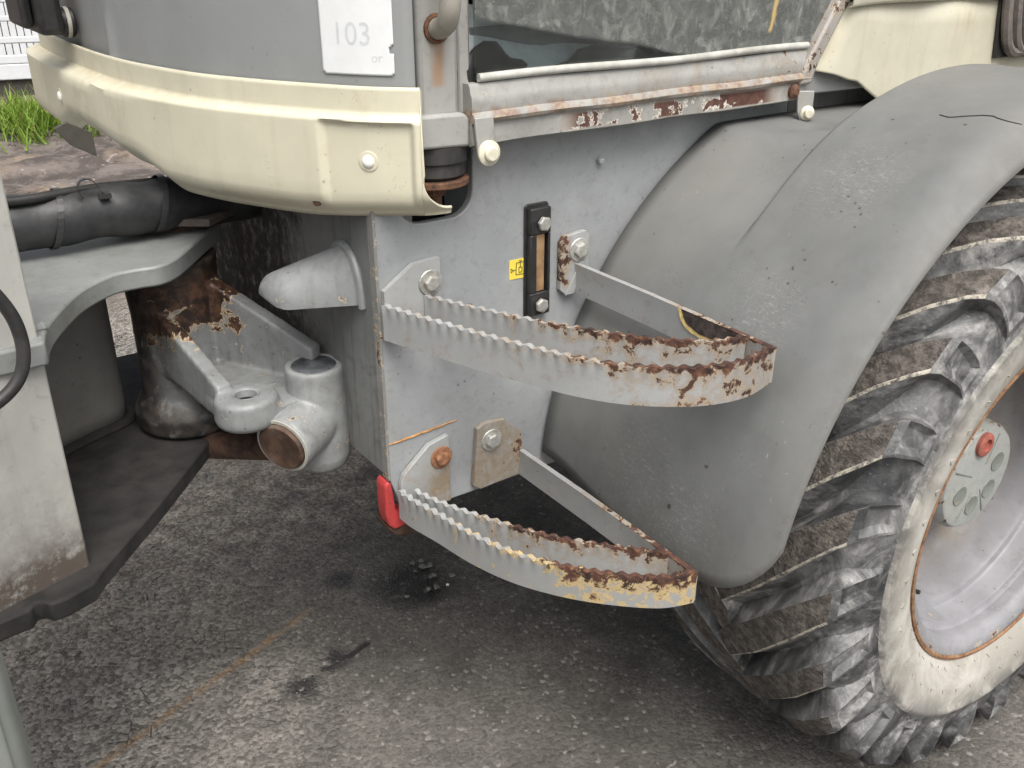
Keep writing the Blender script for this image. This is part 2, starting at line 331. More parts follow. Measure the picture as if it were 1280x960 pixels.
# ------------------------------------------------------------------ ground
VT = {}
def vnoise(x, y, seed):
    T = VT.setdefault(seed, None)
    if T is None: T = VT[seed] = np.random.RandomState(seed).rand(256, 256)
    xi = np.floor(x).astype(int); yi = np.floor(y).astype(int); fx = x-xi; fy = y-yi
    fx = fx*fx*(3-2*fx); fy = fy*fy*(3-2*fy); g = lambda a, b: T[a & 255, b & 255]
    return (g(xi, yi)*(1-fx)+g(xi+1, yi)*fx)*(1-fy)+(g(xi, yi+1)*(1-fx)+g(xi+1, yi+1)*fx)*fy
def ground_material():
    k = NB('worn_asphalt'); X, Y, Z = k.xyz()
    base = k.mix(k.ss(k.noise(2.2, 5, .6), .38, .62), (.074,.069,.062), (.112,.104,.094))
    # paler, rougher asphalt front left with open-air brightness painted in; muddy band under the joint
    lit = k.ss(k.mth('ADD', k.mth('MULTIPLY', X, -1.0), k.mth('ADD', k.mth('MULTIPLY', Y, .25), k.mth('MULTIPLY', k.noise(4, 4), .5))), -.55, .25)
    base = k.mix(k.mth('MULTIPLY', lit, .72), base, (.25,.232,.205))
    st = k.vor(120, out='Color'); stv = k.n.new('ShaderNodeSeparateColor'); k.link(st, stv.inputs[0])
    grain = k.mth('ADD', k.mth('MULTIPLY', stv.outputs[0], .5), k.mth('MULTIPLY', k.noise(230, 4, .7), .5))
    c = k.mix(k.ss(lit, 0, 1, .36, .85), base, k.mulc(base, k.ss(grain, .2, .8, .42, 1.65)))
    c = k.mix(k.mth('MULTIPLY', k.ss(stv.outputs[1], .95, .98), .45), c, (.32,.30,.27))
    c = k.mix(k.mth('MULTIPLY', k.ss(stv.outputs[2], .92, .98), .5), c, (.035,.032,.029))
    # brown muddy band, painted paler to stand for light from the far side: line through (0,1.0)-(.75,1.15)
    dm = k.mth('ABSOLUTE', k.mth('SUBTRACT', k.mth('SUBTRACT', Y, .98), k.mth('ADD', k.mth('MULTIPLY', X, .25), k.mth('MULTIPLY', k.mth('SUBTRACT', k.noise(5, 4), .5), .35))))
    sunlit_mud = k.mth('MULTIPLY', k.ss(dm, .10, .50, 1, 0), k.ss(k.noise(12, 6, .7), .30, .55))
    patch = k.ss(k.noise(5.5, 6, .7, dist=.8), .34, .66, .80, 1.18); c = k.mulc(c, patch)
    crk = k.ss(k.vor(26, feat='DISTANCE_TO_EDGE', vec=k.map(k.pos, sc=(1, 1, 0))), .0, .05, 1, 0)
    crk = k.mth('MULTIPLY', crk, k.mth('MULTIPLY', k.ss(k.noise(7, 5, .7), .52, .60), lit))
    c = k.mix(k.mth('MULTIPLY', crk, .75), c, (.022,.019,.016))
    c = k.mix(k.mth('MULTIPLY', sunlit_mud, .75), c, k.mulc(k.mix(k.ss(k.mth('ADD', k.mth('MULTIPLY', k.noise(11, 5, .7), .6), k.mth('MULTIPLY', k.noise(85, 4, .75), .4)), .38, .62), (.17,.135,.105), (.42,.37,.31)), k.ss(grain, .2, .8, .6, 1.45)))
    far = k.ss(Y, 2.4, 3.6)
    dirt = k.mix(k.ss(k.noise(3.2, 7, .72), .4, .6), (.075,.06,.052), k.mix(k.ss(k.noise(1.1, 3), .45, .6), (.17,.145,.13), (.26,.20,.14)))
    dirt = k.mix(k.ss(k.noise(14, 5, .7), .60, .68), dirt, (.30,.27,.25))
    c = k.mix(far, c, dirt)
    def seg(a, b):
        ax, ay = a; bx, by = b; L = math.hypot(bx-ax, by-ay); ux, uy = (bx-ax)/L, (by-ay)/L
        dx = k.mth('SUBTRACT', X, ax); dy = k.mth('SUBTRACT', Y, ay)
        t = k.mth('ADD', k.mth('MULTIPLY', dx, ux), k.mth('MULTIPLY', dy, uy))
        d = k.mth('ABSOLUTE', k.mth('SUBTRACT', k.mth('MULTIPLY', dy, ux), k.mth('MULTIPLY', dx, uy)))
        return t, d, L
    t, d, L = seg((.02,.36), (.80,.665))                           # faint orange line on the asphalt
    om = k.mth('MULTIPLY', k.ss(k.mth('ADD', d, k.mth('MULTIPLY', k.noise(30, 4), .014)), .010, .024, 1, 0), k.ss(k.noise(18, 5, .7), .34, .62))
    om = k.mth('MULTIPLY', om, k.mth('MULTIPLY', k.ss(t, .60, .82, 1, .12), .5))
    c = k.mix(om, c, (.30,.165,.055))
    wet = None
    for (cx, cy, r, th) in ((.94,.57,.15,.46), (.95,.52,.09,.42), (.80,.69,.06,.44), (.56,.38,.07,.46), (.66,.42,.06,.47), (1.45,.05,.30,.56), (1.55,-.22,.16,.56), (1.1,.95,.22,.58)):
        b = k.mth('MULTIPLY', k.blob((cx, cy, 0), r, .8), k.ss(k.noise(26, 6, .7, dist=.5), th-.06, th))
        wet = b if wet is None else k.mth('MAXIMUM', wet, b)
    t, d, L = seg((.50,.37), (.79,.44))
    b = k.mth('MULTIPLY', k.ss(k.mth('ADD', d, k.mth('MULTIPLY', k.noise(22, 4), .045)), .028, .034, 1, 0), k.mth('MULTIPLY', k.ss(t, 0, .02), k.ss(t, L-.02, L, 1, 0)))
    wet = k.mth('MAXIMUM', wet, k.mth('MULTIPLY', b, k.ss(k.noise(16, 5), .47, .52)))
    c = k.mix(k.mth('MULTIPLY', wet, .88), c, (.012,.012,.012))
    h = k.mth('ADD', k.mth('SUBTRACT', k.mth('MULTIPLY', k.vor(120), -.4), k.mth('MULTIPLY', crk, .8)), k.mth('ADD', k.noise(45, 5, .7), k.mth('MULTIPLY', k.noise(260, 4), .4)))
    return k.done(c, k.ss(wet, 0, 1, .85, .40), k.bump(k.mth('MULTIPLY', h, k.ss(lit, 0, 1, .55, 1.2)), 1.0, .009))
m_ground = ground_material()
n = 420; xs = np.linspace(-.6, 3.0, n); ys = np.linspace(-.9, 2.7, n); GX, GY = np.meshgrid(xs, ys, indexing='ij')
h = np.zeros_like(GX)
for sc, am, sd in ((3, .006, 1), (12, .003, 2), (40, .0022, 3), (95, .0024, 4)): h += am*(vnoise(GX*sc+50, GY*sc+50, sd)-.5)
rough_zone = np.clip((.85-GX)*1.6+(GY-.3)*.5, .35, 1.5); h *= rough_zone
edge = np.minimum.reduce([GX+.6, 3-GX, GY+.9, 2.7-GY]); h *= np.clip(edge/.15, 0, 1)
h -= .006*np.clip(edge/.15, 0, 1)-.0
verts = np.stack([GX, GY, h], -1).reshape(-1, 3)
idx = np.arange(n*n).reshape(n, n); q = np.stack([idx[:-1,:-1], idx[1:,:-1], idx[1:,1:], idx[:-1,1:]], -1).reshape(-1, 4)
V = verts.tolist(); F = [tuple(a) for a in q.tolist()]
def add_sheet(x0, x1, y0, y1, nx, ny, amp):
    b = len(V)
    X_ = np.linspace(x0, x1, nx); Y_ = np.linspace(y0, y1, ny)
    for i in range(nx):
        for j in range(ny):
            e = min(i, nx-1-i, j, ny-1-j) > 0
            z = amp*(float(vnoise(np.array(X_[i]*3.1+90), np.array(Y_[j]*3.1+90), 9))-.4)+amp*.5*(float(vnoise(np.array(X_[i]*9+20), np.array(Y_[j]*9+20), 8))-.4) if (e and amp) else 0
            V.append((X_[i], Y_[j], z))
    for i in range(nx-1):
        for j in range(ny-1): F.append((b+i*ny+j, b+(i+1)*ny+j, b+(i+1)*ny+j+1, b+i*ny+j+1))
add_sheet(-60, -.6, -60, 2.7, 2, 2, 0); add_sheet(3, 60, -60, 2.7, 2, 2, 0); add_sheet(-.6, 3, -60, -.9, 2, 2, 0)
add_sheet(-60, -3, 2.7, 80, 2, 2, 0); add_sheet(-3, 9, 2.7, 14, 110, 100, .11); add_sheet(9, 60, 2.7, 80, 2, 2, 0); add_sheet(-3, 9, 14, 80, 2, 2, 0)
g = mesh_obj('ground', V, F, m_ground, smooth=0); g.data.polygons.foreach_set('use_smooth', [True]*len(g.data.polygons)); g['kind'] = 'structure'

# ------------------------------------------------------------------ the machine
L = empty('wheel_loader')
tag(L, 'weathered grey and cream articulated wheel loader with rusty boarding steps and big lugged tyre', 'wheel loader')
HEX = {}
def bolt(parent, x, y, z, r=.0135, mat=None, d=(0,-1,0), washer=True, rot=.3, hgt=.011):
    key = (r, washer, mat.name if mat else '', hgt)
    if key not in HEX:
        w = lathe([(r*1.55, 0), (r*1.55, .0028), (r*1.1, .0030)], (0,0,0), (0,0,1), 20) if washer else ([], [])
        hd = lathe([(r*1.0, .0025), (r*1.02, hgt*.86), (r*.82, hgt), (r*.3, hgt*1.01)], (0,0,0), (0,0,1), 6)
        V_, F_ = join(w, hd); me = bpy.data.meshes.new('bolt'); me.from_pydata([tuple(v) for v in V_], [], F_); me.materials.append(mat or m_bolt)
        bm = bmesh.new(); bm.from_mesh(me); bmesh.ops.recalc_face_normals(bm, faces=bm.faces); bm.to_mesh(me); bm.free()
        HEX[key] = me
    o = bpy.data.objects.new('bolt', HEX[key]); link(o, parent)
    o.rotation_euler = (Vector(d).to_track_quat('Z', 'Y') @ Matrix.Rotation(rot, 3, 'Z').to_quaternion()).to_euler(); o.location = (x, y, z)
    md = o.modifiers.new('b', 'BEVEL'); md.width = .001; md.segments = 1
    return o

# --- rear frame: side plate with mount cut-out
def arc(cx, cz, r, a0, a1, n=6): return [(cx+r*math.cos(rad(a0+(a1-a0)*i/n)), cz+r*math.sin(rad(a0+(a1-a0)*i/n))) for i in range(n+1)]
outl = [(.645,.622), (1.50,.622), (1.50,1.40), (.792,1.40)] + arc(.752,1.165,.04, 0, -90) + arc(.70,1.165,.04,-90,-180) + [(.66,1.40), (.62,1.40), (.62,.700)]
side = mesh_obj('side_plate', *prism(outl, 0, .016, 'Y'), m_plate, L, bevel=.002)
V_, F_ = prism([(.6165,.70), (.6215,.70), (.6215,1.16), (.6165,1.16)], -.0012, .017, 'Y')
mesh_obj('rusty_edge', V_, F_, paint('chipped_edge_paint', (.22,.22,.21), rust=.16, rscale=40, dirtamt=.6, orange=.3), side)
# rust line: run-out weld seam above the lower bracket
wp = [(.622+.13*t, -.0002, .766+.008*t+.0005*math.sin(t*31)) for t in np.linspace(0, 1, 26)]
mesh_obj('weld_seam', *tube(wp, [.0009+.0013*(1-abs(2*t-.9)**2*.8) for t in np.linspace(0, 1, 26)], 8), m_rusto, side)
bolt(side, 1.041, 0, 1.178, .006, m_grey, washer=False, rot=0)
# sticker with pictogram
st = mesh_obj('warning_sticker', *prism([(.860,1.003), (.893,1.002), (.893,1.036), (.8605,1.036)], -.0010, .0, 'Y'), m_yellow, side)
def strokes(segs, w, y):
    P_ = []
    for a, b in segs:
        a = np.array(a); b = np.array(b); d = b-a; d = d/np.linalg.norm(d); n_ = np.array([-d[1], d[0]])*w
        P_.append(prism([tuple(a+n_), tuple(b+n_), tuple(b-n_), tuple(a-n_)], y, y-.0004, 'Y'))
    return join(*P_)
sg = [((.873,1.010),(.890,1.009)), ((.890,1.009),(.890,1.030)), ((.890,1.030),(.874,1.030)), ((.874,1.030),(.873,1.010)), ((.863,1.015),(.868,1.018)), ((.868,1.018),(.863,1.022)), ((.863,1.022),(.863,1.015)), ((.868,1.018),(.873,1.0185)),
      ((.879,1.013),(.885,1.013)), ((.885,1.013),(.8855,1.021)), ((.8855,1.021),(.879,1.022)), ((.879,1.022),(.879,1.013)), ((.882,1.022),(.882,1.033)), ((.879,1.033),(.885,1.0325))]
mesh_obj('pictogram', *strokes(sg, .00065, -.0011), m_inkd, side, smooth=0)
# bulkhead facing the joint, belly and far side of the rear frame
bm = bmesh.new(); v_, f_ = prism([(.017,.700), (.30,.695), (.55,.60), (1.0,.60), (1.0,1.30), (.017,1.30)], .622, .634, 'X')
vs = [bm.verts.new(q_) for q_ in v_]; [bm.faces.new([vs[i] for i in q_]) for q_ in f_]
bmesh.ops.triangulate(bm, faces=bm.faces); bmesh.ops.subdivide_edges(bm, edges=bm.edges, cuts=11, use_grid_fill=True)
bulk = bm_obj('bulkhead', bm, m_dirtygrey, L, smooth=30, grime=lambda c: 1.1*sstep(c.y, .22, .42)+.35*sstep(c.y, .05, .25)*sstep(1.0-c.z, 0, .2))  # blackened towards the joint: deep shade there is painted in
mesh_obj('belly_pan', *box(.70, 2.3, .017, 1.0, .63, .65), m_dirtygrey, L)
mesh_obj('engine_side_panel', *box(1.503, 2.4, .002, .014, .655, 1.40), m_dirtygrey, L)
mesh_obj('far_side_plate', *box(.634, 1.9, 1.0, 1.016, .60, 1.38), m_dirtygrey, L)
mesh_obj('rear_axle', *join(tube([(1.633,-.3,.582),(1.633,1.5,.582)], .10, 20), lathe([(.10,-.22),(.2,-.1),(.2,.1),(.10,.22)], (1.633,.6,.582), (0,1,0), 20)), m_dirtygrey, L)
mesh_obj('cutout_shade_sheet', *box(.655, .80, .10, .11, 1.05, 1.38), m_darkhole, L)  # black sheet standing in for the shade inside the mount cut-out
# bump stop: half cone welded to the bulkhead
secs = []; NS = 17
for i in range(NS):
    t = i/(NS-1)
    cx = .622 - .116*t; cy = .112 + .080*t; zc = .992 - .014*t
    wy = .054-.010*t; hz = .086-.046*t
    if t > .82: s_ = math.sqrt(max(0, 1-((t-.82)/.18)**2)); wy *= max(.30, s_); hz *= max(.35, s_); zc += .012*(1-s_)
    ring = []
    for j in range(17):
        a = PI*j/16; ring.append((cx, cy+wy*math.cos(a), zc+hz*math.sin(a)**.8))
    for j in range(1, 8):
        ring.append((cx, cy-wy+2*wy*j/8, zc-.008*(1-t)*math.sin(PI*j/8)))
    secs.append(ring)
m_ = len(secs[0]); V_ = [p for r_ in secs for p in r_]
F_ = [(i*m_+j, i*m_+(j+1) % m_, (i+1)*m_+(j+1) % m_, (i+1)*m_+j) for i in range(NS-1) for j in range(m_)] + [tuple(range(m_)), tuple(range(NS*m_-1, (NS-1)*m_-1, -1))]
bs = mesh_obj('bump_stop', V_, F_, m_cast, bulk, smooth=55, bevel=.003)
mesh_obj('stop_flange', *join(tube([(.619,.112+.056*math.cos(a), .992+.090*max(0,math.sin(a))**.8-.004) for a in np.linspace(0, PI, 18)], .007, 8)), m_cast, bulk)
# red bracket behind the corner of the plate
rb = mesh_obj('red_bracket', *prism([(.608,.692),(.608,.636),(.612,.614),(.622,.602),(.668,.606),(.668,.630),(.636,.630),(.627,.642),(.621,.694),(.614,.700)], -.003, .030, 'Y'), m_red, L, bevel=.004, seg=3)
mesh_obj('bracket_base', *prism([(.613,.608),(.620,.588),(.650,.574),(.678,.590),(.670,.608),(.626,.600)], .002, .060, 'Y'), m_rustd, rb, bevel=.005, seg=3)

# --- oil sight gauge
def rrect(x0, x1, z0, z1, r, n=4): return arc(x1-r, z1-r, r, 0, 90, n)+arc(x0+r, z1-r, r, 90, 180, n)+arc(x0+r, z0+r, r, 180, 270, n)+arc(x1-r, z0+r, r, 270, 360, n)
gx0, gx1, gz0, gz1 = .888, .937, .930, 1.126
rim_o = rrect(gx0, gx1, gz0, gz1, .007); 
gauge = mesh_obj('oil_sight_gauge', *join(prism(rim_o, -.004, -.0005, 'Y'),
    box(gx0+.004, gx0+.017, -.016, -.004, gz0+.045, gz1-.05), box(gx1-.009, gx1-.004, -.016, -.004, gz0+.045, gz1-.05),
    box(gx0+.004, gx1-.004, -.016, -.004, gz0+.005, gz0+.045), box(gx0+.004, gx1-.004, -.016, -.004, gz1-.05, gz1-.006)), m_black, L, bevel=.002)
mesh_obj('sight_glass', *box(gx0+.0185, gx0+.0355, -.012, -.004, gz0+.046, gz1-.051), m_brown, gauge, bevel=.0015)
bolt(gauge, .9155, -.0155, 1.0945, .0125, washer=False); bolt(gauge, .9125, -.0155, .9535, .0125, washer=False, rot=.1)

# --- boarding steps
def ribbon(path, z0, z1, th, wave=.0011, wl=.0200, phase=0.0, lat=.0019):
    """a flat bar on edge along a plan path, its upper edge pressed into teeth"""
    p, s = resample(path, wl/7.0); N = len(p); T = np.gradient(p, axis=0); T /= np.linalg.norm(T, axis=1)[:, None]; Nn = np.stack([T[:, 1], -T[:, 0]], 1)
    V, F = [], []; lev = [0, .33, .62, .80, .92, 1.0]
    for i in range(N):
        w_ = math.sin(2*PI*s[i]/wl+phase)
        for side_ in (-1, 1):
            for l in lev:
                k_ = max(0, (l-.62)/.38)
                zz_ = z0+(z1-z0)*l + (wave*w_*k_**2); o_ = side_*th/2*(1+.35*k_) + lat*math.cos(2*PI*s[i]/wl+phase+1)*k_**1.5
                V.append((p[i, 0]+Nn[i, 0]*o_, p[i, 1]+Nn[i, 1]*o_, zz_))
    m = len(lev)*2; h_ = len(lev)
    for i in range(N-1):
        a, b = i*m, (i+1)*m
        for j in range(h_-1):
            F.append((a+j, b+j, b+j+1, a+j+1)); F.append((a+h_+j, a+h_+j+1, b+h_+j+1, b+h_+j))
        F.append((a+h_-1, b+h_-1, b+m-1, a+m-1)); F.append((a, a+h_, b+h_, b))
    for e in (0, (N-1)*m): F.append(tuple([e+j for j in range(h_)]+[e+h_+j for j in range(h_-1, -1, -1)]))
    return V, F
def boarding_step(outer, inner, z0, z1, ax, tip, lplate, rplate, lb, rb_, rustfn, label, lbm, rbm, gl, gr_, mm=None):
    o = mesh_obj('boarding_step', *ribbon(catmull(outer, 8), z0, z1, .007), mm or m_step, L, smooth=50, wear=rustfn)
    o['label'] = label
    mesh_obj('inner_strip', *ribbon(catmull(inner, 8), z0+.004, z1+.001, .006, phase=1.0), m_step, o, smooth=50, wear=lambda c: rustfn(c)*.75)
    v, f = ribbon([(ax, -.012), (ax+.002, -.2), (tip[0], tip[1])], z0+.001, z1-.003, .007, wave=0, wl=.07, lat=0)
    mesh_obj('side_arm', v, f, m_step, o, wear=lambda c: .25*sstep(-c.y, .28, .42)+.35*sstep(c.z, z1-.008, z1-.002)*sstep(-c.y, .1, .3))
    for pl_, g_ in ((lplate, gl), (rplate, gr_)):
        v, f = prism(pl_, -.012, -.0015, 'Y')
        bm = bmesh.new(); vs = [bm.verts.new(q_) for q_ in v]; [bm.faces.new([vs[i] for i in q_]) for q_ in f]
        bmesh.ops.triangulate(bm, faces=bm.faces); bmesh.ops.subdivide_edges(bm, edges=bm.edges, cuts=3, use_grid_fill=True)
        bm_obj('mounting_plate', bm, m_step, o, bevel=.0022, wear=g_[0], grime=g_[1])
    bolt(o, *lb, mat=lbm); bolt(o, *rb_, mat=rbm, rot=.7)
    return o
O1 = [(.622,-.012),(.652,-.103),(.682,-.187),(.712,-.260),(.743,-.330),(.781,-.386),(.832,-.430),(.880,-.455),(.933,-.463),(.985,-.452)]
I1 = [(.694,-.013),(.734,-.107),(.781,-.206),(.832,-.289),(.880,-.352),(.941,-.398),(.985,-.405)]
z0, z1 = .957, 1.014
def rust1(c): return max(0, .36*sstep(c.x, .70, .86)*(.62+.38*sstep(c.z, .972, 1.006)) + .26*sstep(c.z, 1.000, 1.012)*sstep(c.x, .64, .74)+ .08*sstep(.968-c.z, 0, .012))
s1 = boarding_step(O1, I1, z0, z1, .992, (.990,-.455), [(.624,1.034),(.676,1.068),(.722,1.071),(.7235,.965),(.724,.957),(.622,.957)],
    [(.958,1.052),(.966,1.062),(1.010,1.066),(1.018,1.056),(1.018,.998),(1.002,.985),(.984,.957),(.972,.955),(.958,.968)],
    (.704,-.012,1.034), (.996,-.012,1.034), rust1, 'upper boarding step with rust-worn toothed front bar', m_bolt, m_bolt,
    (lambda c: .22*sstep(.03-math.hypot(c.x-.682, c.z-1.036), 0, .022), lambda c: .5*sstep(1.0-c.z, 0, .03)), (lambda c: .42*sstep(.975-c.x+ .0, -.012, .008)*sstep(c.z, .965, .99), None))
mesh_obj('gusset', *join(prism([(.9665,.958),(.986,.958),(1.006,1.012),(.998,1.014)], -.0155, -.0121, 'Y')), m_step, s1, bevel=.001)
# big burn mark: bare steel scar on the arm
k = NB('scorched_steel'); c = k.mix(k.ss(k.noise(60, 5, .7), .35, .65), (.035,.028,.028), (.12,.095,.085))
m_scorch = k.done(c, .6, k.bump(k.noise(90, 5), .5, .0015), .3)
m_ylw = plain('yellow_primer', (.72,.55,.22), .7, 0, .25, 130, .0008)
def scar(pts, x, mat, nm):
    v = [(x, y_, z_) for y_, z_ in pts]+[(x-.0006, y_, z_) for y_, z_ in pts]; n_ = len(pts)
    return mesh_obj(nm, v, [tuple(range(n_)), tuple(range(2*n_-1, n_-1, -1))]+[(i, (i+1) % n_, n_+(i+1) % n_, n_+i) for i in range(n_)], mat, s1, smooth=0)
def scar_outline(grow, sd):
    rr = random.Random(sd); out = [(-.275+grow*1.2, 1.0102)]
    for t in np.linspace(0, 1, 26):
        y_ = -.275+grow*1.2-(.145+2.0*grow)*t; d_ = .026*math.sin(PI*min(1, t*1.0)**.62)+grow
        out.append((y_, 1.0102-d_*(1 if 0 < t < 1 else .1)+rr.uniform(-.0013, .0013)))
    out.append((-.275-.145-grow*.8, 1.0102)); return out
scar(scar_outline(.006, 1), .9875, m_ylw, 'primer_edge'); scar(scar_outline(0, 2), .9868, m_scorch, 'scorch_mark')

O2 = [(.630,-.014),(.633,-.050),(.646,-.110),(.661,-.190),(.686,-.265),(.725,-.332),(.772,-.388),(.829,-.437),(.878,-.455)]
I2 = [(.650,-.030),(.664,-.080),(.697,-.156),(.751,-.255),(.806,-.326),(.876,-.400)]
def rust2(c): return max(0, .40*sstep(c.x, .685, .74)*(.42+.58*sstep(c.z, .650, .676)) + .22*sstep(c.z, .673, .684)*sstep(c.x, .64, .69))
s2 = boarding_step(O2, I2, .630, .685, .878, (.878,-.456), [(.634,.690),(.640,.708),(.690,.750),(.728,.758),(.729,.628),(.636,.628)],
    [(.776,.640),(.786,.750),(.800,.757),(.842,.754),(.876,.722),(.879,.704),(.879,.634),(.790,.630)],
    (.712,-.012,.720), (.814,-.012,.722), rust2, 'lower boarding step with yellow primer showing through its worn bar', m_boltr, m_bolt,
    (lambda c: .20*sstep(c.x, .66, .72)*sstep(.75-c.z, 0, .05), lambda c: .85*sstep(c.x, .655, .70)*sstep(.74-c.z, 0, .06)), (lambda c: .12+.2*sstep(c.x, .86, .878), lambda c: .75), mm=m_step2)

# --- rear fender: moulded shell about the axle
WC = (1.633, -.355, .582)
def fend_R(th, Y):
    b = .022*sstep(138-th, 0, 26); inn = max(0, .705-(.626+.028*sstep(-Y, .08, .2))/max(.3, math.sin(rad(th)))) if th < 150 else 0
    k_ = sstep(-Y, .244, .256)
    R = .705 + b*k_ - inn*(1-k_) - .022*sstep(137-th, 0, 18)*(1-k_)*sstep(-Y, .03, .17)
    if Y < -.455:                                  # outer edge rolls over
        d_ = (-.455-Y)/.09; R -= (.024+b*.9)*d_**2.4
    return R
def fend_max(Y):
    base = 173.6 + 3.0*sstep(-Y, .02, .25)
    if Y < -.40: d_ = min(.138, -.40-Y); base -= math.degrees((.14-math.sqrt(max(0, .14**2-d_**2)))/.7)
    return base
YS = list(np.linspace(-.008, -.225, 8))+list(np.linspace(-.240, -.260, 9))+list(np.linspace(-.28, -.44, 7))+list(np.linspace(-.455, -.5375, 11))
NT = 70; V_ = []
for Y_ in YS:
    tm = fend_max(Y_)
    for i in range(NT+1):
        th = tm+(55-tm)*(i/NT)**1.0; R_ = fend_R(th, Y_)
        V_.append((WC[0]+R_*math.cos(rad(th)), Y_, WC[2]+R_*math.sin(rad(th))))
F_ = [(a*(NT+1)+i, a*(NT+1)+i+1, (a+1)*(NT+1)+i+1, (a+1)*(NT+1)+i) for a in range(len(YS)-1) for i in range(NT)]
def fend_extra():
    k = NB('x'); return None
fender = mesh_obj('rear_fender', V_, F_, m_fender, L, smooth=80, solid=.006, soff=1, grime=lambda c: .38*sstep(.76-c.z, 0, .14)+.30*sstep(-c.y, .49, .54))
# hairline crack near the top of the fender
cp = []
rr = random.Random(4)
for i in range(15):
    t = i/14; th = 109.5-2.2*t+.5*math.sin(t*9)+rr.uniform(-.15,.15); Y_ = -.385-.115*t
    R_ = fend_R(th, Y_)+.0062; cp.append((WC[0]+R_*math.cos(rad(th)), Y_, WC[2]+R_*math.sin(rad(th))))
mesh_obj('hairline_crack', *tube(cp, .0011, 5), m_darkhole, fender)

# --- rear wheel
W = empty('rear_wheel', WC, L)
HWs = .215
half = [(.318,.178),(.326,.186),(.336,.193),(.352,.203),(.375,.2115),(.400,.2155),(.425,.2145),(.432,.2170),(.438,.2170),(.444,.2125),(.462,.209),(.482,.205),(.500,.200),(.515,.193),(.526,.180),(.533,.160),(.538,.12),(.542,.06),(.543,.0)]
prof = half+[(r, -y_) for r, y_ in half[-2::-1]]
V_, F_ = lathe([(r, -h_) for r, h_ in prof], (0,0,0), (0,1,0), 150, cap=False)
cen = [sum((math.hypot(V_[i][0], V_[i][2]) for i in q_))/4 for q_ in F_]
tyre = mesh_obj('tyre', V_, F_, None, W, smooth=60, mats=[m_side, m_tyre], fmat=[1 if c_ > .447 else 0 for c_ in cen],
    grime=lambda c: .85*sstep(math.hypot(c.x, c.z), .385, .45))
def lug_mesh(sgn, seed):
    r_ = random.Random(seed)
    st = [(-.2095,.452,-.2085,.452),(-.2135,.470,-.203,.466),(-.2150,.490,-.199,.486),(-.2145,.508,-.195,.505),(-.2125,.530,-.189,.518),(-.2080,.551,-.182,.526),(-.2000,.5630,-.172,.530),(-.183,.572,-.165,.533),(-.150,.582,-.145,.536),(-.110,.5845,-.11,.539),(-.070,.585,-.07,.542),(-.030,.585,-.03,.5425),(.000,.585,.0,.543),(.014,.583,.012,.543)]
    V, F = [], []
    for (yo, ro, yb, rb_) in st:
        t = max(0, (yo+.215)/.229)
        up = 93*.229*t*(1+.10*t)+r_.uniform(-.08, .08); wd = 5.4+2.4*min(1, t*1.6)-.8*max(0, t-.6)+r_.uniform(-.1, .1)
        fl = 1.3+.9*t+ (.8 if yo > -.2 else 0); fd = fl+1.6*min(1, t*3)
        re = ro-.0032-r_.uniform(0, .0010); rm_ = rb_+(ro-rb_)*.42
        for (y_, r0, th) in ((yb, rb_, up-fl), (yo, ro, up), (yo, ro, up+wd), (yo*.999, re, up+wd+.50+r_.uniform(0, .25)), ((yo+yb)/2, rm_, up+wd+fd*.52), (yb, rb_, up+wd+fd)):
            a = rad(th); V.append((r0*math.cos(a), sgn*y_, r0*math.sin(a)))
    n_ = len(st); mi = []
    for i in range(n_-1):
        for j in range(5):
            F.append((i*6+j, (i+1)*6+j, (i+1)*6+j+1, i*6+j+1)); mi.append((1 if j == 1 else 2 if j == 2 else 0) if i >= 6 else 0)
    F.append((0,1,2,3,4,5)); mi.append(0); F.append(tuple((n_-1)*6+j for j in (5,4,3,2,1,0))); mi.append(0)
    me = bpy.data.meshes.new('tread_lug'); me.from_pydata(V, [], F)
    me.materials.append(m_tyre); me.materials.append(m_lugtop); me.materials.append(m_lugedge); me.polygons.foreach_set('material_index', mi)
    bm = bmesh.new(); bm.from_mesh(me); bm.faces.ensure_lookup_table()
    ef = [bm.faces[i*5+1] for i in (1, 2, 3, 4)]
    reg = bmesh.ops.inset_region(bm, faces=ef, thickness=.011, depth=0)
    vs = {v for f_ in ef for v in f_.verts}
    for v in vs: v.co.y += -sgn*-.009 if sgn > 0 else -.009
    bmesh.ops.recalc_face_normals(bm, faces=bm.faces)
    bm.to_mesh(me); bm.free()
    return me
def fix_lug(me):
    me.polygons.foreach_set('use_smooth', [True]*len(me.polygons)); me.set_sharp_from_angle(angle=rad(42))
lmA, lmB = [lug_mesh(1, 3+i) for i in range(5)], [lug_mesh(-1, 13+i) for i in range(2)]
NL = 25
for sgn, me in ((1, lmA), (-1, lmB)):
    for q_ in me: fix_lug(q_)
    for i in range(NL):
        o = bpy.data.objects.new('tread_lug', me[i % len(me)]); link(o, W)
        th = 145.4 + 360/NL*i + (0 if sgn > 0 else 180/NL); o.rotation_euler = (0, -rad(th), 0)
        md = o.modifiers.new('b', 'BEVEL'); md.width = .0035; md.segments = 2; md.limit_method = 'ANGLE'; md.angle_limit = rad(38)
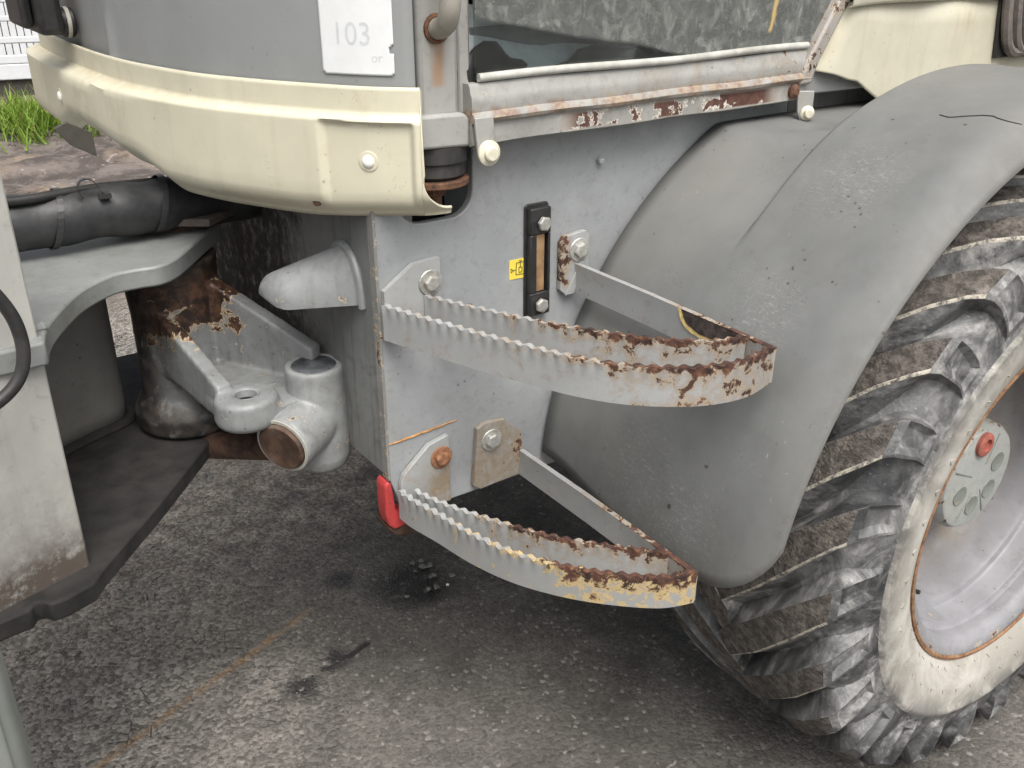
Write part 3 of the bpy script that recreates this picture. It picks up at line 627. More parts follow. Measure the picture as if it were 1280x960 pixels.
# rubber moulding hairs on the sidewall: too fine to count
P_ = []
rr = random.Random(11)
for (r0, yv, cnt, ln, rn_) in ((.345,-.1985,58,.009,1), (.450,-.212,34,.009,0)):
    for i in range(cnt):
        a = 2*PI*(i+rr.uniform(-.3,.3))/cnt; p = Vector((r0*math.cos(a), yv, r0*math.sin(a)))
        d_ = Vector((math.cos(a)*rr.uniform(-.3,1), -rr.uniform(.25,.9), math.sin(a)*rr.uniform(-.3,1))) + Vector((-math.sin(a), 0, math.cos(a)))*rr.uniform(-.8,.8)
        P_.append(tube([p, p+d_.normalized()*ln*rr.uniform(.6,1.2)], [.0007,.0004], 4))
hairs = mesh_obj('moulding_hairs', *join(*P_), plain('rubber_hair', (.17,.16,.145), .8), W); hairs['kind'] = 'stuff'
# raised arrow-like tick marks pressed round the sidewall
P_ = []
for i in range(46):
    a = 2*PI*i/46
    for (ra, rb2) in ((.385,.393),):
        p = []
        for (r_, da) in ((ra, -.014), (rb2, 0), (ra, .014)):
            p.append((r_*math.cos(a+da), -.2142, r_*math.sin(a+da)))
        P_.append(tube(p, .0011, 4))
mk = mesh_obj('sidewall_marks', *join(*P_), plain('grimy_mark', (.30,.285,.25), .9), W); mk['kind'] = 'stuff'
# rim: flange, bead seat steps, dished disc  (local y is negative towards the camera)
rp = [(.316,-.172),(.3285,-.176),(.3300,-.186),(.3265,-.1905),(.3180,-.189),(.3090,-.184),(.2990,-.176),(.2960,-.166),(.2960,-.150),(.2930,-.146),(.2850,-.143),(.2830,-.137),(.2830,-.106),(.2800,-.100),(.2690,-.096),(.2660,-.088),(.2660,-.045),(.2650,-.030),(.2620,-.008),(.2520,.004),(.2350,.010),(.2150,.008),(.190,-.002),(.160,-.006),(.05,-.006)]
rim = mesh_obj('rim', *lathe([(r, h_) for r, h_ in rp], (0,0,0), (0,1,0), 96, cap=False), m_rim, W, smooth=35,
    wear=lambda c: .26 if (math.hypot(c.x, c.z) > .3175 and c.y < -.17) else .04, grime=lambda c: .55*sstep(c.y, -.06, .0))
P_ = lathe([(.3305,-.187),(.3330,-.190),(.3325,-.1945),(.3275,-.1955),(.3240,-.1925)], (0,0,0), (0,1,0), 96, cap=False)
mesh_obj('flange_edge', *P_, plain('rusty_flange', (.20,.10,.05), .85, .1, .4, 90, .001, (.38,.26,.15), .5), W)
hy = -.095
hub = mesh_obj('hub_cap', *lathe([(.128,-.006),(.126,-.030),(.112,-.040),(.110,hy+.012),(.104,hy+.002),(.098,hy),(.06,hy-.001),(.004,hy-.0015)], (0,0,0), (0,1,0), 56), m_hub, W, smooth=30,
    wear=lambda c: .22*sstep(math.hypot(c.x, c.z), .098, .106), grime=lambda c: .3*sstep(c.y, -.07, -.03))
for i, a in enumerate((20, 110, 200, 265, 320)):
    cx, cz = .058*math.cos(rad(a)), .058*math.sin(rad(a))
    if a == 110: continue
    mesh_obj('hub_recess', *join(lathe([(.0205,.001),(.0200,-.0012),(.0175,-.0014),(.0160,-.0006),(.002,-.0004)], (cx, hy-.0015, cz), (0,1,0), 24, cap=True)), paint('hub_shade_paint_%d' % i, (.20,.22,.20), rust=.05, dirtamt=.6, dirt=(.12,.10,.07)) if i == 0 else bpy.data.materials['hub_shade_paint_0'], W, smooth=50)  # flat discs coloured darker to imitate shaded recesses
a_ = rad(232); mesh_obj('valve_stem', *tube([(.262*math.cos(a_), -.06, .262*math.sin(a_)), (.250*math.cos(a_), -.085, .250*math.sin(a_)), (.244*math.cos(a_), -.112, .244*math.sin(a_))], [.006,.005,.0045], 10), m_black, W)
cx, cz = -.012, .078
mesh_obj('hub_plug', *lathe([(.024,.001),(.024,-.006),(.0195,-.009),(.0130,-.009),(.0125,-.003),(.002,-.003)], (cx, hy-.001, cz), (0,1,0), 28), m_plug, W, smooth=35)
for i, a in enumerate((65, 155, 240, 295)):
    p0 = Vector((.030*math.cos(rad(a)), hy-.001, .030*math.sin(rad(a)))); p1 = Vector((.094*math.cos(rad(a)), hy-.001, .094*math.sin(rad(a))))
    mesh_obj('hub_rib', *tube([p0, p1], .0016, 8), bpy.data.materials['hub_shade_paint_0'], W)
for i in range(10):
    a = rad(36*i+10); o = bolt(W, .165*math.cos(a), -.010, .165*math.sin(a), .0135, m_rust, washer=False, rot=i)
# far rear wheel: tyre and rim only (hidden behind the frame, it shades the ground)
W2 = empty('rear_wheel', (WC[0], 1.555, WC[2]), L)
for src in (tyre, rim):
    c_ = src.copy(); c_.parent = W2; COL.objects.link(c_); c_.rotation_euler = (0, 0, PI)

# --- cab: plan curve of the front corner (side, then nose)
PLAN = catmull([(.661,-.062),(.608,-.009),(.561,.059),(.515,.136),(.468,.237),(.439,.341),(.415,.464),(.402,.629),(.399,.826),(.400,1.00),(.406,1.10),(.430,1.19),(.50,1.25),(.60,1.28)], 10)
BODY = catmull([(.752,-.088),(.705,-.082),(.661,-.062),(.608,-.009),(.561,.059),(.515,.136),(.468,.237),(.439,.341),(.415,.464),(.402,.629),(.399,.826),(.400,1.00),(.406,1.10),(.430,1.19),(.50,1.25),(.60,1.28)], 10)
def surf(path):
    p, s = resample(path, .004); T = np.gradient(p, axis=0); T /= np.linalg.norm(T, axis=1)[:, None]; N_ = np.stack([-T[:, 1], T[:, 0]], 1)*1.0
    if (N_ @ np.array([-1, -1.])).sum() < 0: N_ = -N_
    def at(s_, o=0.0):
        x = np.array([np.interp(s_, s, p[:, 0]), np.interp(s_, s, p[:, 1])]); n_ = np.array([np.interp(s_, s, N_[:, 0]), np.interp(s_, s, N_[:, 1])]); n_ /= np.linalg.norm(n_)
        return x+n_*o
    return at, s[-1]
pl_at, pl_len = surf(PLAN); bd_at, bd_len = surf(BODY)
BO = .088                                            # body curve starts this much before the post
# skirt body grid
SS = np.r_[np.linspace(.040, .087, 18), [.0879, .0883], np.linspace(.090, .108, 10), np.linspace(.113, .220, 18), np.linspace(.224, .244, 10), np.linspace(.25, bd_len, 84)]
def skirt_bot(s):
    return 1.153-.012*sstep(s, .1, .3)+.030*sstep(s, .54, .66)+.02*sstep(s, .66, .85)-.035*sstep(s, .95, 1.1)+.06*sstep(s, 1.32, 1.46)
def skirt_top(s):                                   # right-hand end sweeps down into a scoop
    t = 1.335
    if s < .088: u = min(1, max(0, (s-.040)/.048)); t = 1.162 + .060*(1-math.sqrt(max(0, 1-u**2.4)))
    return t
rows = [0, .03, .06, .10, .14, .165, .18, .195, .21, .222, .234, .246, .258, .27, .30, .36, .45, .56, .68, .78, .85, .90, .94, .97, 1.0]
def skirt_off(s, z_):
    zb = skirt_bot(s)
    fl = sstep(1.301-z_, 0, .013)                     # step from flange out to the body
    o = (.013+.017*sstep(s, .30, .85))*fl
    o -= .030*sstep(zb+.042-z_, 0, .042)**1.6         # roll under
    pocket = sstep(s, .094, .104)*(1-sstep(s, .226, .240))
    inb = sstep(1.291-z_, 0, .007)*sstep(z_, zb+.016, zb+.034)
    o -= .0085*pocket*inb                             # shallow recessed field at the right-hand end
    if s < .10: o += -.012*sstep(.10-s, 0, .10)
    return o
V_ = []
for s in SS:
    zt, zb = skirt_top(s), skirt_bot(s)
    for r_ in rows:
        z_ = zt+(zb-zt)*r_
        x, y_ = bd_at(s, skirt_off(s, z_)); V_.append((x, y_, z_))
nr = len(rows)
F_ = [(a*nr+i, a*nr+i+1, (a+1)*nr+i+1, (a+1)*nr+i) for a in range(len(SS)-1) for i in range(nr-1)]
skirt = mesh_obj('cab_skirt', V_, F_, m_cream, L, smooth=50, solid=.004, grime=lambda c: .20*sstep(1.18-c.z, 0, .03)+.10*sstep(c.y, .35, .75)+.45*sstep(.007-abs(c.z-1.2985), 0, .007)*(.4+.6*sstep(c.y, .05, .4)))
for (s, z_, nm) in ((.164+.0, 1.234, 'screw_cap'), (1.010, 1.240, 'screw_cap')):
    x, y_ = bd_at(s, skirt_off(s, z_)+.0005); x2, y2 = bd_at(s, .1); d_ = Vector((x2-x, y2-y_, 0))
    mesh_obj(nm, *lathe([(.0092,-.003),(.0092,.002),(.0075,.0040),(.003,.0050)], (x, y_, z_), d_, 20), m_white, skirt, smooth=60)
    mesh_obj('screw_dimple', *lathe([(.0145,-.003),(.0145,.0005),(.0125,.0012),(.0095,.0004)], (x, y_, z_), d_, 24), m_cream, skirt, smooth=60)
x, y_ = bd_at(.252, skirt_off(.252, 1.168)-.002); x2, y2 = bd_at(.252, .1)
mesh_obj('rust_hole', *lathe([(.0062,-.004),(.0062,.0028),(.003,.003)], (x, y_, 1.168), (x2-x, y2-y_, 0), 9), m_rustd, skirt)
# dark grey corner panel above the skirt
V_ = []; PS = np.r_[np.linspace(0, .60, 40), np.linspace(.605, .70, 22), np.linspace(.71, pl_len, 40)]; ZR = [1.30, 1.318, 1.34, 1.37, 1.40, 1.43, 1.46, 1.50, 1.6, 1.8, 2.0]
for s in PS:
    for z_ in ZR:
        sb = .655-.12*max(0, z_-1.38)*3.0*sstep(z_, 1.38, 1.42)
        o = -.010 + .007*math.exp(-((s-sb)/.020)**2) - .008*sstep(s, sb, sb+.05)
        x, y_ = pl_at(s, o); V_.append((x, y_, z_))
nr = len(ZR); F_ = [(a*nr+i, a*nr+i+1, (a+1)*nr+i+1, (a+1)*nr+i) for a in range(len(PS)-1) for i in range(nr-1)]
panel = mesh_obj('cab_panel', V_, F_, m_panel, L, smooth=60, solid=.003, grime=lambda c: .15*sstep(c.y, .45, .8))  # front face slightly darkened, its shading put into the colour
# paper notice stuck to the panel, with faded figures
def on_panel(s, z_, o): x, y_ = pl_at(s, -.010+o); return (x, y_, z_)
V_, F_ = [], []; ns, nz = 36, 40
s_l, s_r = .1365, .0270
for i in range(ns+1):
    for j in range(nz+1):
        u, v = i/ns, j/nz
        z_ = 1.3485+.116*v; s = s_l+(s_r-s_l)*u + .003*(v-.0)*(1 if u < .5 else 1)*0
        V_.append(on_panel(s, z_, .0016))
for i in range(ns):
    for j in range(nz):
        uu, vv = (i+.5)/ns*.109, (j+.5)/nz*.116
        if math.hypot(uu-.1095, vv-.034) < .0065: continue       # small bite out of the right edge
        if min(uu, .109-uu) < .004 and vv < .004: continue
        F_.append((i*(nz+1)+j, (i+1)*(nz+1)+j, (i+1)*(nz+1)+j+1, i*(nz+1)+j+1))
paper = mesh_obj('paper_notice', V_, F_, m_paper, panel, smooth=60, solid=.0006, soff=0)
def text_mesh(body, size):
    cu = bpy.data.curves.new('t', 'FONT'); cu.body = body; cu.size = size; cu.fill_mode = 'FRONT'
    o = bpy.data.objects.new('t', cu); COL.objects.link(o); dg = bpy.context.evaluated_depsgraph_get()
    me = bpy.data.meshes.new_from_object(o.evaluated_get(dg)); bpy.data.objects.remove(o); return me
for body, size, u0, z0_ in (('103', .042, .16, 1.388), ('or', .018, .70, 1.366)):
    me = text_mesh(body, size)
    bm = bmesh.new(); bm.from_mesh(me); bmesh.ops.subdivide_edges(bm, edges=bm.edges, cuts=1)
    for v in bm.verts:
        x, y_ = v.co.x, v.co.y; v.co = on_panel(s_l+(s_r-s_l)*u0-x*.98, z0_+y_, .00215)
    bm.to_mesh(me); bm.free(); me.materials.append(m_ink); link(bpy.data.objects.new('faded_print', me), panel)

# --- cab corner post, foot, handrail, rubber mount
def postprism(x0, x1, y0, y1, z0, z1): return box(x0, x1, y0, y1, z0, z1)
def post_extra(k, col):
    X, Y, Z = k.xyz()
    m = k.mth('MULTIPLY', k.ss(k.mth('ABSOLUTE', k.mth('SUBTRACT', X, .712)), .004, .016, 1, 0), k.mth('MULTIPLY', k.ss(Z, 1.325, 1.335), k.ss(Z, 1.395, 1.41, 1, 0)))
    m = k.mth('MULTIPLY', m, k.ss(k.noise(30, 5, .7, vec=k.map(k.pos, sc=(3, 3, .5))), .25, .6))
    return k.mix(k.mth('MULTIPLY', m, .75), col, (.34,.20,.10))
m_postx = paint('grey_post_with_rust_run', (.32,.32,.305), var=.10, rust=.02, dirtamt=.4, specks=.5, dirt=(.28,.22,.15), extra=post_extra)
post = mesh_obj('cab_post', *join(box(.681, .747, -.042, .03, 1.286, 2.1)), m_postx, L, bevel=.008, seg=3)
mesh_obj('post_foot', *join(prism([(.669,1.247),(.757,1.243),(.757,1.284),(.748,1.292),(.680,1.294),(.669,1.290)], -.052, .04, 'Y')), m_postx, post, bevel=.005, seg=3)
mesh_obj('door_frame_edge', *join(box(.749, .771, -.034, .03, 1.286, 2.1)), m_post, post, bevel=.004)
hp = catmull([(.703,-.095,1.60),(.703,-.095,1.50),(.704,-.093,1.445),(.707,-.080,1.420),(.710,-.058,1.409),(.711,-.040,1.407)], 6)
mesh_obj('handrail', *tube([tuple(p) for p in hp], .0145, 18), paint('handrail_paint', (.36,.345,.30), rust=.06, dirtamt=.6, dirt=(.22,.15,.08)), post)
mesh_obj('handrail_weld', *tube([(.711+.0165*math.cos(a), -.044, 1.407+.0165*math.sin(a)) for a in np.linspace(0, 2*PI, 20)], .004, 6), m_rust, post)
mount = mesh_obj('cab_mount', *lathe([(.050,1.245),(.050,1.222),(.046,1.220),(.047,1.202),(.040,1.196)], (.722,-.004,0), (0,0,1), 32), m_rubber, L, smooth=40)
mesh_obj('mount_washer', *lathe([(.050,1.196),(.052,1.194),(.052,1.187),(.049,1.185),(.01,1.185)], (.722,-.004,0), (0,0,1), 32), m_rust, mount, smooth=40)
mesh_obj('mount_nut', *lathe([(.0185,1.1845),(.0185,1.170),(.016,1.168)], (.722,-.004,0), (0,0,1), 6, a0=.4), m_rust, mount)
mesh_obj('mount_bolt', *lathe([(.0105,1.170),(.0105,1.142),(.009,1.140)], (.722,-.004,0), (0,0,1), 16), m_rust, mount)
mesh_obj('mount_bracket', *join(box(.655, .690, .012, .03, 1.10, 1.30)), m_dirtygrey, mount)

# --- door: rail, gasket, glass, slanted rear bar, hinge tabs
def sill_extra(k, col):
    X, Y, Z = k.xyz()
    n1 = k.noise(26, 6, .7, dist=.5)
    band = k.mth('MULTIPLY', k.ss(Z, 1.246, 1.250), k.ss(Z, 1.270, 1.278, 1, 0))
    seg = k.mth('MULTIPLY', k.ss(X, .90, .96), k.ss(X, 1.36, 1.42, 1, 0))
    mk_ = k.mth('ADD', n1, k.mth('MULTIPLY', k.mth('SUBTRACT', k.noise(8.5, 2), .5), 1.15))
    m = k.mth('MULTIPLY', k.mth('MULTIPLY', band, seg), k.ss(mk_, .515, .53)); e = k.mth('MULTIPLY', k.mth('MULTIPLY', band, seg), k.ss(mk_, .48, .495))
    col = k.mix(k.mth('MULTIPLY', e, .8), col, (.66,.62,.54)); col = k.mix(m, col, k.mix(k.ss(k.noise(80, 5, .7), .35, .65), (.065,.030,.024), (.13,.065,.048)))
    gro = k.mth('MULTIPLY', k.mth('MULTIPLY', k.ss(Z, 1.272, 1.280), k.ss(Z, 1.290, 1.302, 1, 0)), k.ss(k.noise(38, 6, .75), .38, .60))
    return k.mix(k.mth('MULTIPLY', gro, .75), col, k.mix(k.ss(k.noise(110, 4), .4, .6), (.32,.24,.15), (.20,.10,.06)))
m_sill = paint('peeling_sill_paint', (.30,.30,.285), var=.15, rust=.07, rscale=50, dirtamt=.75, dirt=(.22,.17,.11), extra=sill_extra, light=.2)
# profile in (Y,Z): flange, groove, moulded rail
prof = [(-.050,1.243),(-.056,1.246),(-.056,1.275),(-.062,1.278),(-.0645,1.283),(-.062,1.288),(-.0575,1.292),(-.0585,1.304),(-.0565,1.314),(-.0535,1.318),(-.052,1.326),(-.049,1.331),(-.030,1.331),(-.030,1.243)]
xs_ = np.linspace(.757, 1.475, 60); V_ = []; rr = random.Random(3)
for i, x in enumerate(xs_):
    for (y_, z_) in prof: V_.append((x, y_+.0012*math.sin(x*40+z_*90)*(1 if z_ < 1.28 else .4), z_+.0008*math.sin(x*23)))
n_ = len(prof); F_ = [(i*n_+j, (i+1)*n_+j, (i+1)*n_+(j+1) % n_, i*n_+(j+1) % n_) for i in range(len(xs_)-1) for j in range(n_)]+[tuple(range(n_)), tuple(range(len(V_)-1, len(V_)-1-n_, -1))]
door = mesh_obj('door', V_, F_, m_sill, L, smooth=35, wear=lambda c: .10*sstep(c.x, 1.25, 1.45))
gp = [(.774+.70*t, -.049-.003*math.sin(t*PI), 1.3375+.0015*math.sin(t*9)) for t in np.linspace(0, 1, 24)]
mesh_obj('window_gasket', *tube(gp, .0062, 10), plain('grey_window_gasket', (.42,.42,.39), .6, 0, .15, 40, .0006, (.2,.18,.14), .4), door)
mesh_obj('window_glass', *box(.772, 1.62, -.046, -.041, 1.334, 2.0), m_glass, door, smooth=0)
bar = [(1.466,-.052,1.272),(1.480,-.052,1.312),(1.545,-.052,1.412),(1.62,-.052,1.53)]
V_, F_ = [], []
for i, p in enumerate(bar):
    for (dx, dy) in ((-.016,-.012),(.016,-.012),(.016,.02),(-.016,.02)): V_.append((p[0]+dx, p[1]+dy, p[2]))
F_ = [(i*4+j, i*4+(j+1) % 4, (i+1)*4+(j+1) % 4, (i+1)*4+j) for i in range(3) for j in range(4)]+[(0,1,2,3),(15,14,13,12)]
mesh_obj('rear_door_bar', V_, F_, paint('rusty_bar_paint', (.33,.31,.29), rust=.17, rscale=55, dirtamt=.6, dirt=(.25,.17,.11)), door, bevel=.005)
for (x, tw, nm) in ((.772, 0, 'hinge_tab'), (1.466, -.5, 'hinge_tab')):
    zt_, zb_ = (1.286, 1.225) if x < 1 else (1.262, 1.213)
    V_, F_ = prism([(-.017,zt_),(.015,zt_),(.016,zb_+.012),(.008,zb_-.004),(-.006,zb_-.004),(-.013,zb_+.012)], -.003, .003, 'Y')
    Rm = Matrix.Rotation(tw, 3, 'Z')
    V_ = [tuple(Rm @ Vector(v)+Vector((x, -.066, 0))) for v in V_]
    t_ = mesh_obj(nm, V_, F_, m_sill if x > 1 else m_post, door, bevel=.0015)
    dd = Rm @ Vector((.004, -.004, 0)); mesh_obj('tab_cap', *lathe([(q_*(1 if x < 1 else .72), h_) for q_, h_ in [(.0185,0),(.0185,.004),(.015,.006),(.0115,.0065),(.0115,.012),(.009,.014)]], (x+.004, -.070, zb_+.010), (Rm @ Vector((0,-1,0))), 24), paint('tab_cap_paint_%d' % (x > 1), (.60,.57,.46), rust=.04, dirtamt=.5, dirt=(.25,.17,.09)), door, smooth=35)
mesh_obj('hinge_lump', *lathe([(.012,0),(.013,.006),(.006,.012)], (1.44,-.056,1.262), (0,-1,0), 12), m_rust, door)
# cab interior; the pale sheet and dark lumps stand in for a reflection
mesh_obj('cab_floor', *box(.70, 1.6, .04, 1.2, 1.28, 1.295), m_darkhole, L)
V_, F_ = [], []
for i in range(30):
    for j in range(8):
        x = .76+.66*i/29; z_ = 1.325+(.110-.105*i/29)*(j/7)
        V_.append((x, -.028+.05*(j/7)+.003*math.sin(i*.7+j), z_+.003*math.sin(i*.5)))
F_ = [(i*8+j, (i+1)*8+j, (i+1)*8+j+1, i*8+j+1) for i in range(29) for j in range(7)]
mesh_obj('reflection_sheet', V_, F_, plain('pale_blue_reflection', (.82,.88,.90), .4, 0, .15, 25, .001, (.5,.55,.58), .5), L, solid=.003)  # added sheet imitating the pale reflection low in the glass
for (x, w_, h_) in ((.80,.08,.055),(1.03,.115,.032),(1.215,.022,.016)):
    bm = bmesh.new(); bmesh.ops.create_icosphere(bm, subdivisions=3, radius=1)
    for v in bm.verts:
        q_ = v.co.copy(); f_ = 1+.15*math.sin(q_.x*5+x*9)+.1*math.cos(q_.z*7+x*5); v.co = (x+q_.x*w_*f_, -.024+q_.y*.012, 1.335+q_.z*h_*f_*.8)
    bm_obj('reflection_dark_shape', bm, plain('dark_reflection_%d' % int(x*100), (.02,.022,.022), .5), L, smooth=180)  # added lumps imitating the dark shapes in that reflection
mesh_obj('cab_back_wall', *box(.70, 1.7, 1.15, 1.17, 1.25, 2.05), plain('cab_lining', (.10,.10,.095), .8), L)
mesh_obj('cab_roof', *box(.45, 1.75, -.05, 1.27, 2.05, 2.12), m_panel, L, bevel=.02)
mesh_obj('seat_shell', *join(box(1.0, 1.5, .35, .85, 1.30, 1.62), box(1.38, 1.52, .35, .85, 1.6, 2.0)), plain('dark_seat_cloth', (.025,.025,.027), .85), L, bevel=.04, seg=3)

# --- grey beam and cream hood behind the door, louvre at the far right
m_beam = paint('grey_beam_paint', (.25,.255,.25), rust=-.2, dirtamt=.2)
mesh_obj('cab_base_beam', *join(prism([(1.484,1.250),(1.90,1.245),(1.90,1.300),(1.484,1.296)], -.046, .0, 'Y')), m_beam, L, bevel=.004)
hb = [(1.470,1.293),(1.500,1.2925),(1.545,1.283),(1.580,1.272),(1.610,1.266),(1.640,1.248),(1.680,1.226),(1.725,1.208),(1.80,1.20),(2.30,1.20)]
NX = 60; V_ = []; RW = [0,.03,.1,.25,.5,.75,1.0]
for i in range(NX+1):
    x = 1.470+(2.30-1.470)*i/NX
    zb = np.interp(x, [p[0] for p in hb], [p[1] for p in hb]) ; zt = 1.408
    for r_ in RW:
        z_ = zb+(zt-zb)*r_
        xx_ = max(x, 1.468+(z_-1.293)*.565)
        y_ = -.060-.010*sstep(x, 1.48, 1.56)+.012*sstep(1.52-x+ (z_-1.29)*.565, 0, .04)-.012*sstep(.1-r_, 0, .1)*0
        V_.append((xx_, y_+.003*math.sin(x*9), z_))
nr = len(RW); F_ = [(a*nr+i, a*nr+i+1, (a+1)*nr+i+1, (a+1)*nr+i) for a in range(NX) for i in range(nr-1)]
m_hood = paint('cream_hood_paint', (.54,.52,.415), var=.09, rust=-.08, dirtamt=.35, dirt=(.36,.30,.18), rough=.4, specks=.2, light=0, streak=.6)
hood = mesh_obj('hood_panel', V_, F_, m_hood, L, smooth=50, solid=.004, grime=lambda c: .3*sstep(1.53-c.x+(c.z-1.29)*.565, 0, .035)+.18*sstep(c.x, 1.8, 2.0))
V_ = []
for i in range(31):
    x = 1.545+.75*i/30
    for (dy, z_) in ((.0,1.398),(-.010,1.4005),(-.013,1.405),(-.013,1.43),(-.010,1.56)): V_.append((x, -.070+dy+.004*math.sin(i*.6), z_+.004*math.sin(i*.25)))
F_ = [(a*5+i, a*5+i+1, (a+1)*5+i+1, (a+1)*5+i) for a in range(30) for i in range(4)]
mesh_obj('hood_overlap', V_, F_, m_hood, hood, smooth=50, solid=.003)
m_louv = plain('grey_rubber_louvre', (.13,.115,.105), .7, 0, .25, 60, .001, (.22,.19,.165), .5)
lv = mesh_obj('louvre', *prism([(2.035,1.28),(2.30,1.28),(2.30,1.60),(1.985,1.60)], -.080, -.073, 'Y'), m_black, L)
for i in range(7):
    x = 2.05+.034*i
    p = catmull([(x-.062,-.088,1.60),(x-.038,-.090,1.45),(x-.010,-.090,1.335),(x+.02,-.088,1.295),(x+.06,-.086,1.288)], 6)
    mesh_obj('louvre_rib', *tube([tuple(q_) for q_ in p], .011, 8), m_louv, lv)

# --- front frame: flared side plate, top plate, floor plate, column
FE = np.array([.158,.080]); FD = np.array([-.948,-.317])
def ff(t, o=0): q_ = FE+FD*t+np.array([.317,-.948])*o; return q_
fr_top, fr_bot = 1.42, .655
V_, F_ = [], []
TT = [0, .02, .06, .12, .2, .35, .7]; ZZ = [fr_bot, .67, .685, .70, .715, .73, .75, .77, .80, .85, .9, 1.05, 1.2, fr_top]
for o in (0, -.025):
    for t in TT:
        for z_ in ZZ: q_ = ff(t, o); V_.append((q_[0], q_[1], z_))
nz = len(ZZ); nt = len(TT); B = nt*nz
for a in range(nt-1):
    for i in range(nz-1):
        F_.append((a*nz+i, a*nz+i+1, (a+1)*nz+i+1, (a+1)*nz+i)); F_.append((B+a*nz+i, B+(a+1)*nz+i, B+(a+1)*nz+i+1, B+a*nz+i+1))
for i in range(nz-1): F_.append((i, B+i, B+i+1, i+1)); e = (nt-1)*nz; F_.append((e+i, e+i+1, B+e+i+1, B+e+i))
for a in range(nt-1): F_.append((a*nz, (a+1)*nz, B+(a+1)*nz, B+a*nz)); F_.append((a*nz+nz-1, B+a*nz+nz-1, B+(a+1)*nz+nz-1, (a+1)*nz+nz-1))
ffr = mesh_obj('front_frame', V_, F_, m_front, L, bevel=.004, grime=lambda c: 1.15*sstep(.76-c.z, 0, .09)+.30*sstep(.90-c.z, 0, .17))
m_floor0 = plain('greasy_cap_plate', (.07,.058,.048), .7, 0, .4, 40, .002, (.14,.12,.10), .5)
m_top = paint('dusty_top_plate_paint', (.20,.21,.205), var=.18, rust=.05, dirtamt=.5, dirt=(.14,.13,.09), light=.4)
tp = [(.160,.058),(.172,.105),(.198,.160),(.245,.235),(.300,.283),(.340,.290),(.376,.288),(.410,.310),(.452,.362),(.500,.425),(.545,.480),(.545,.90),(-.3,.90),(-.3,.02)]
tps = [tuple(p) for p in catmull(tp[:11], 5)]+tp[11:]
mesh_obj('top_plate', *prism(tps, 1.006, 1.040, 'Z'), m_top, ffr, bevel=.004)
wb = [ff(.008-.0*t, -.031) + np.array([-.10, .0])*0 for t in (0,)]
mesh_obj('weld_bead', *tube([(FE[0]+FD[0]*t+.012+.0012*math.sin(t*260), FE[1]+FD[1]*t+.030, 1.042) for t in np.linspace(-.002, .30, 60)], [.0065+.0015*math.sin(i*1.9) for i in range(60)], 8), m_top, ffr)
mesh_obj('bearing_cap', *prism([(.36,.50),(.50,.40),(.56,.45),(.60,.60),(.40,.65)], 1.056, 1.070, 'Z'), m_floor0, ffr, bevel=.002)
mesh_obj('bearing_spacer', *lathe([(.07,1.0405),(.07,1.0555)], (.48,.52,0), (0,0,1), 24), m_rustd, ffr)
fp = [(-.35,-.10),(.020,.012),(.062,.016),(.070,.030),(.080,.028),(.088,.014),(.110,.016),(.150,.030),(.172,.060),(.30,.20),(.47,.400),(.56,.50),(.56,.85),(-.35,.85)]
m_floor = plain('black_grime_plate', (.018,.017,.016), .85, 0, .5, 22, .003, (.05,.044,.038), .5)
mesh_obj('floor_plate', *prism(fp, .640, .672, 'Z'), m_floor, ffr, bevel=.004)
# column wall under the top plate (faces the camera, rounded far edge)
cw = catmull([(.10,.40),(.19,.455),(.255,.487),(.300,.505),(.325,.522),(.335,.545),(.325,.58),(.26,.64)], 6)
V_ = [];
for p in cw:
    for z_ in np.linspace(.673, 1.005, 10): V_.append((p[0], p[1], z_))
F_ = [(a*10+i, a*10+i+1, (a+1)*10+i+1, (a+1)*10+i) for a in range(len(cw)-1) for i in range(9)]
m_col = paint('dusty_grey_column', (.20,.195,.18), var=.15, rust=.03, dirtamt=.6, dirt=(.12,.105,.085), light=.1, specks=.7)
mesh_obj('column', V_, F_, m_col, ffr, smooth=70, solid=.012, grime=lambda c: .6*sstep(.72-c.z, 0, .06))
mesh_obj('column_weld', *tube([(p[0]+.004, p[1]-.006, .676) for p in cw], .010, 8), m_floor, ffr)
# black cable looping down past the frame
cp = catmull([(.02,.0,1.24),(.085,.0,1.175),(.118,.0,1.120),(.128,.0,1.075),(.122,-.002,1.035),(.100,-.006,1.008),(.06,-.01,.990),(-.02,-.02,.97)], 8)
mesh_obj('cable', *tube([tuple(p) for p in cp], .0085, 12), m_black, L)
# hydraulic hose sleeve along the frame, with cable ties
hz = 1.083
hpth = catmull([(-.35,.455,1.094),(.10,.45,1.096),(.20,.45,1.098),(.30,.45,1.098),(.40,.455,1.095),(.47,.465,1.089),(.56,.49,1.080),(.66,.52,1.07)], 8)
V_, F_ = tube([tuple(p) for p in hpth], [.045+.0016*math.sin(i*.9) for i in range(len(hpth))], 28)
V_ = [(v[0], v[1]+.0015*math.sin(v[0]*70+v[2]*60), v[2]+.002*math.sin(v[0]*43)) for v in [Vector(q_) for q_ in V_]]
hose = mesh_obj('hydraulic_hose', V_, F_, m_hose, L, smooth=60)
mesh_obj('thin_hose', *tube([tuple(p) for p in catmull([(-.3,.40,1.150),(.1,.41,1.147),(.22,.42,1.142),(.30,.44,1.140),(.38,.46,1.135),(.5,.5,1.12)], 8)], .008, 10), m_black, hose)
m_tie = plain('black_cable_tie', (.030,.030,.032), .3, 0, .1)
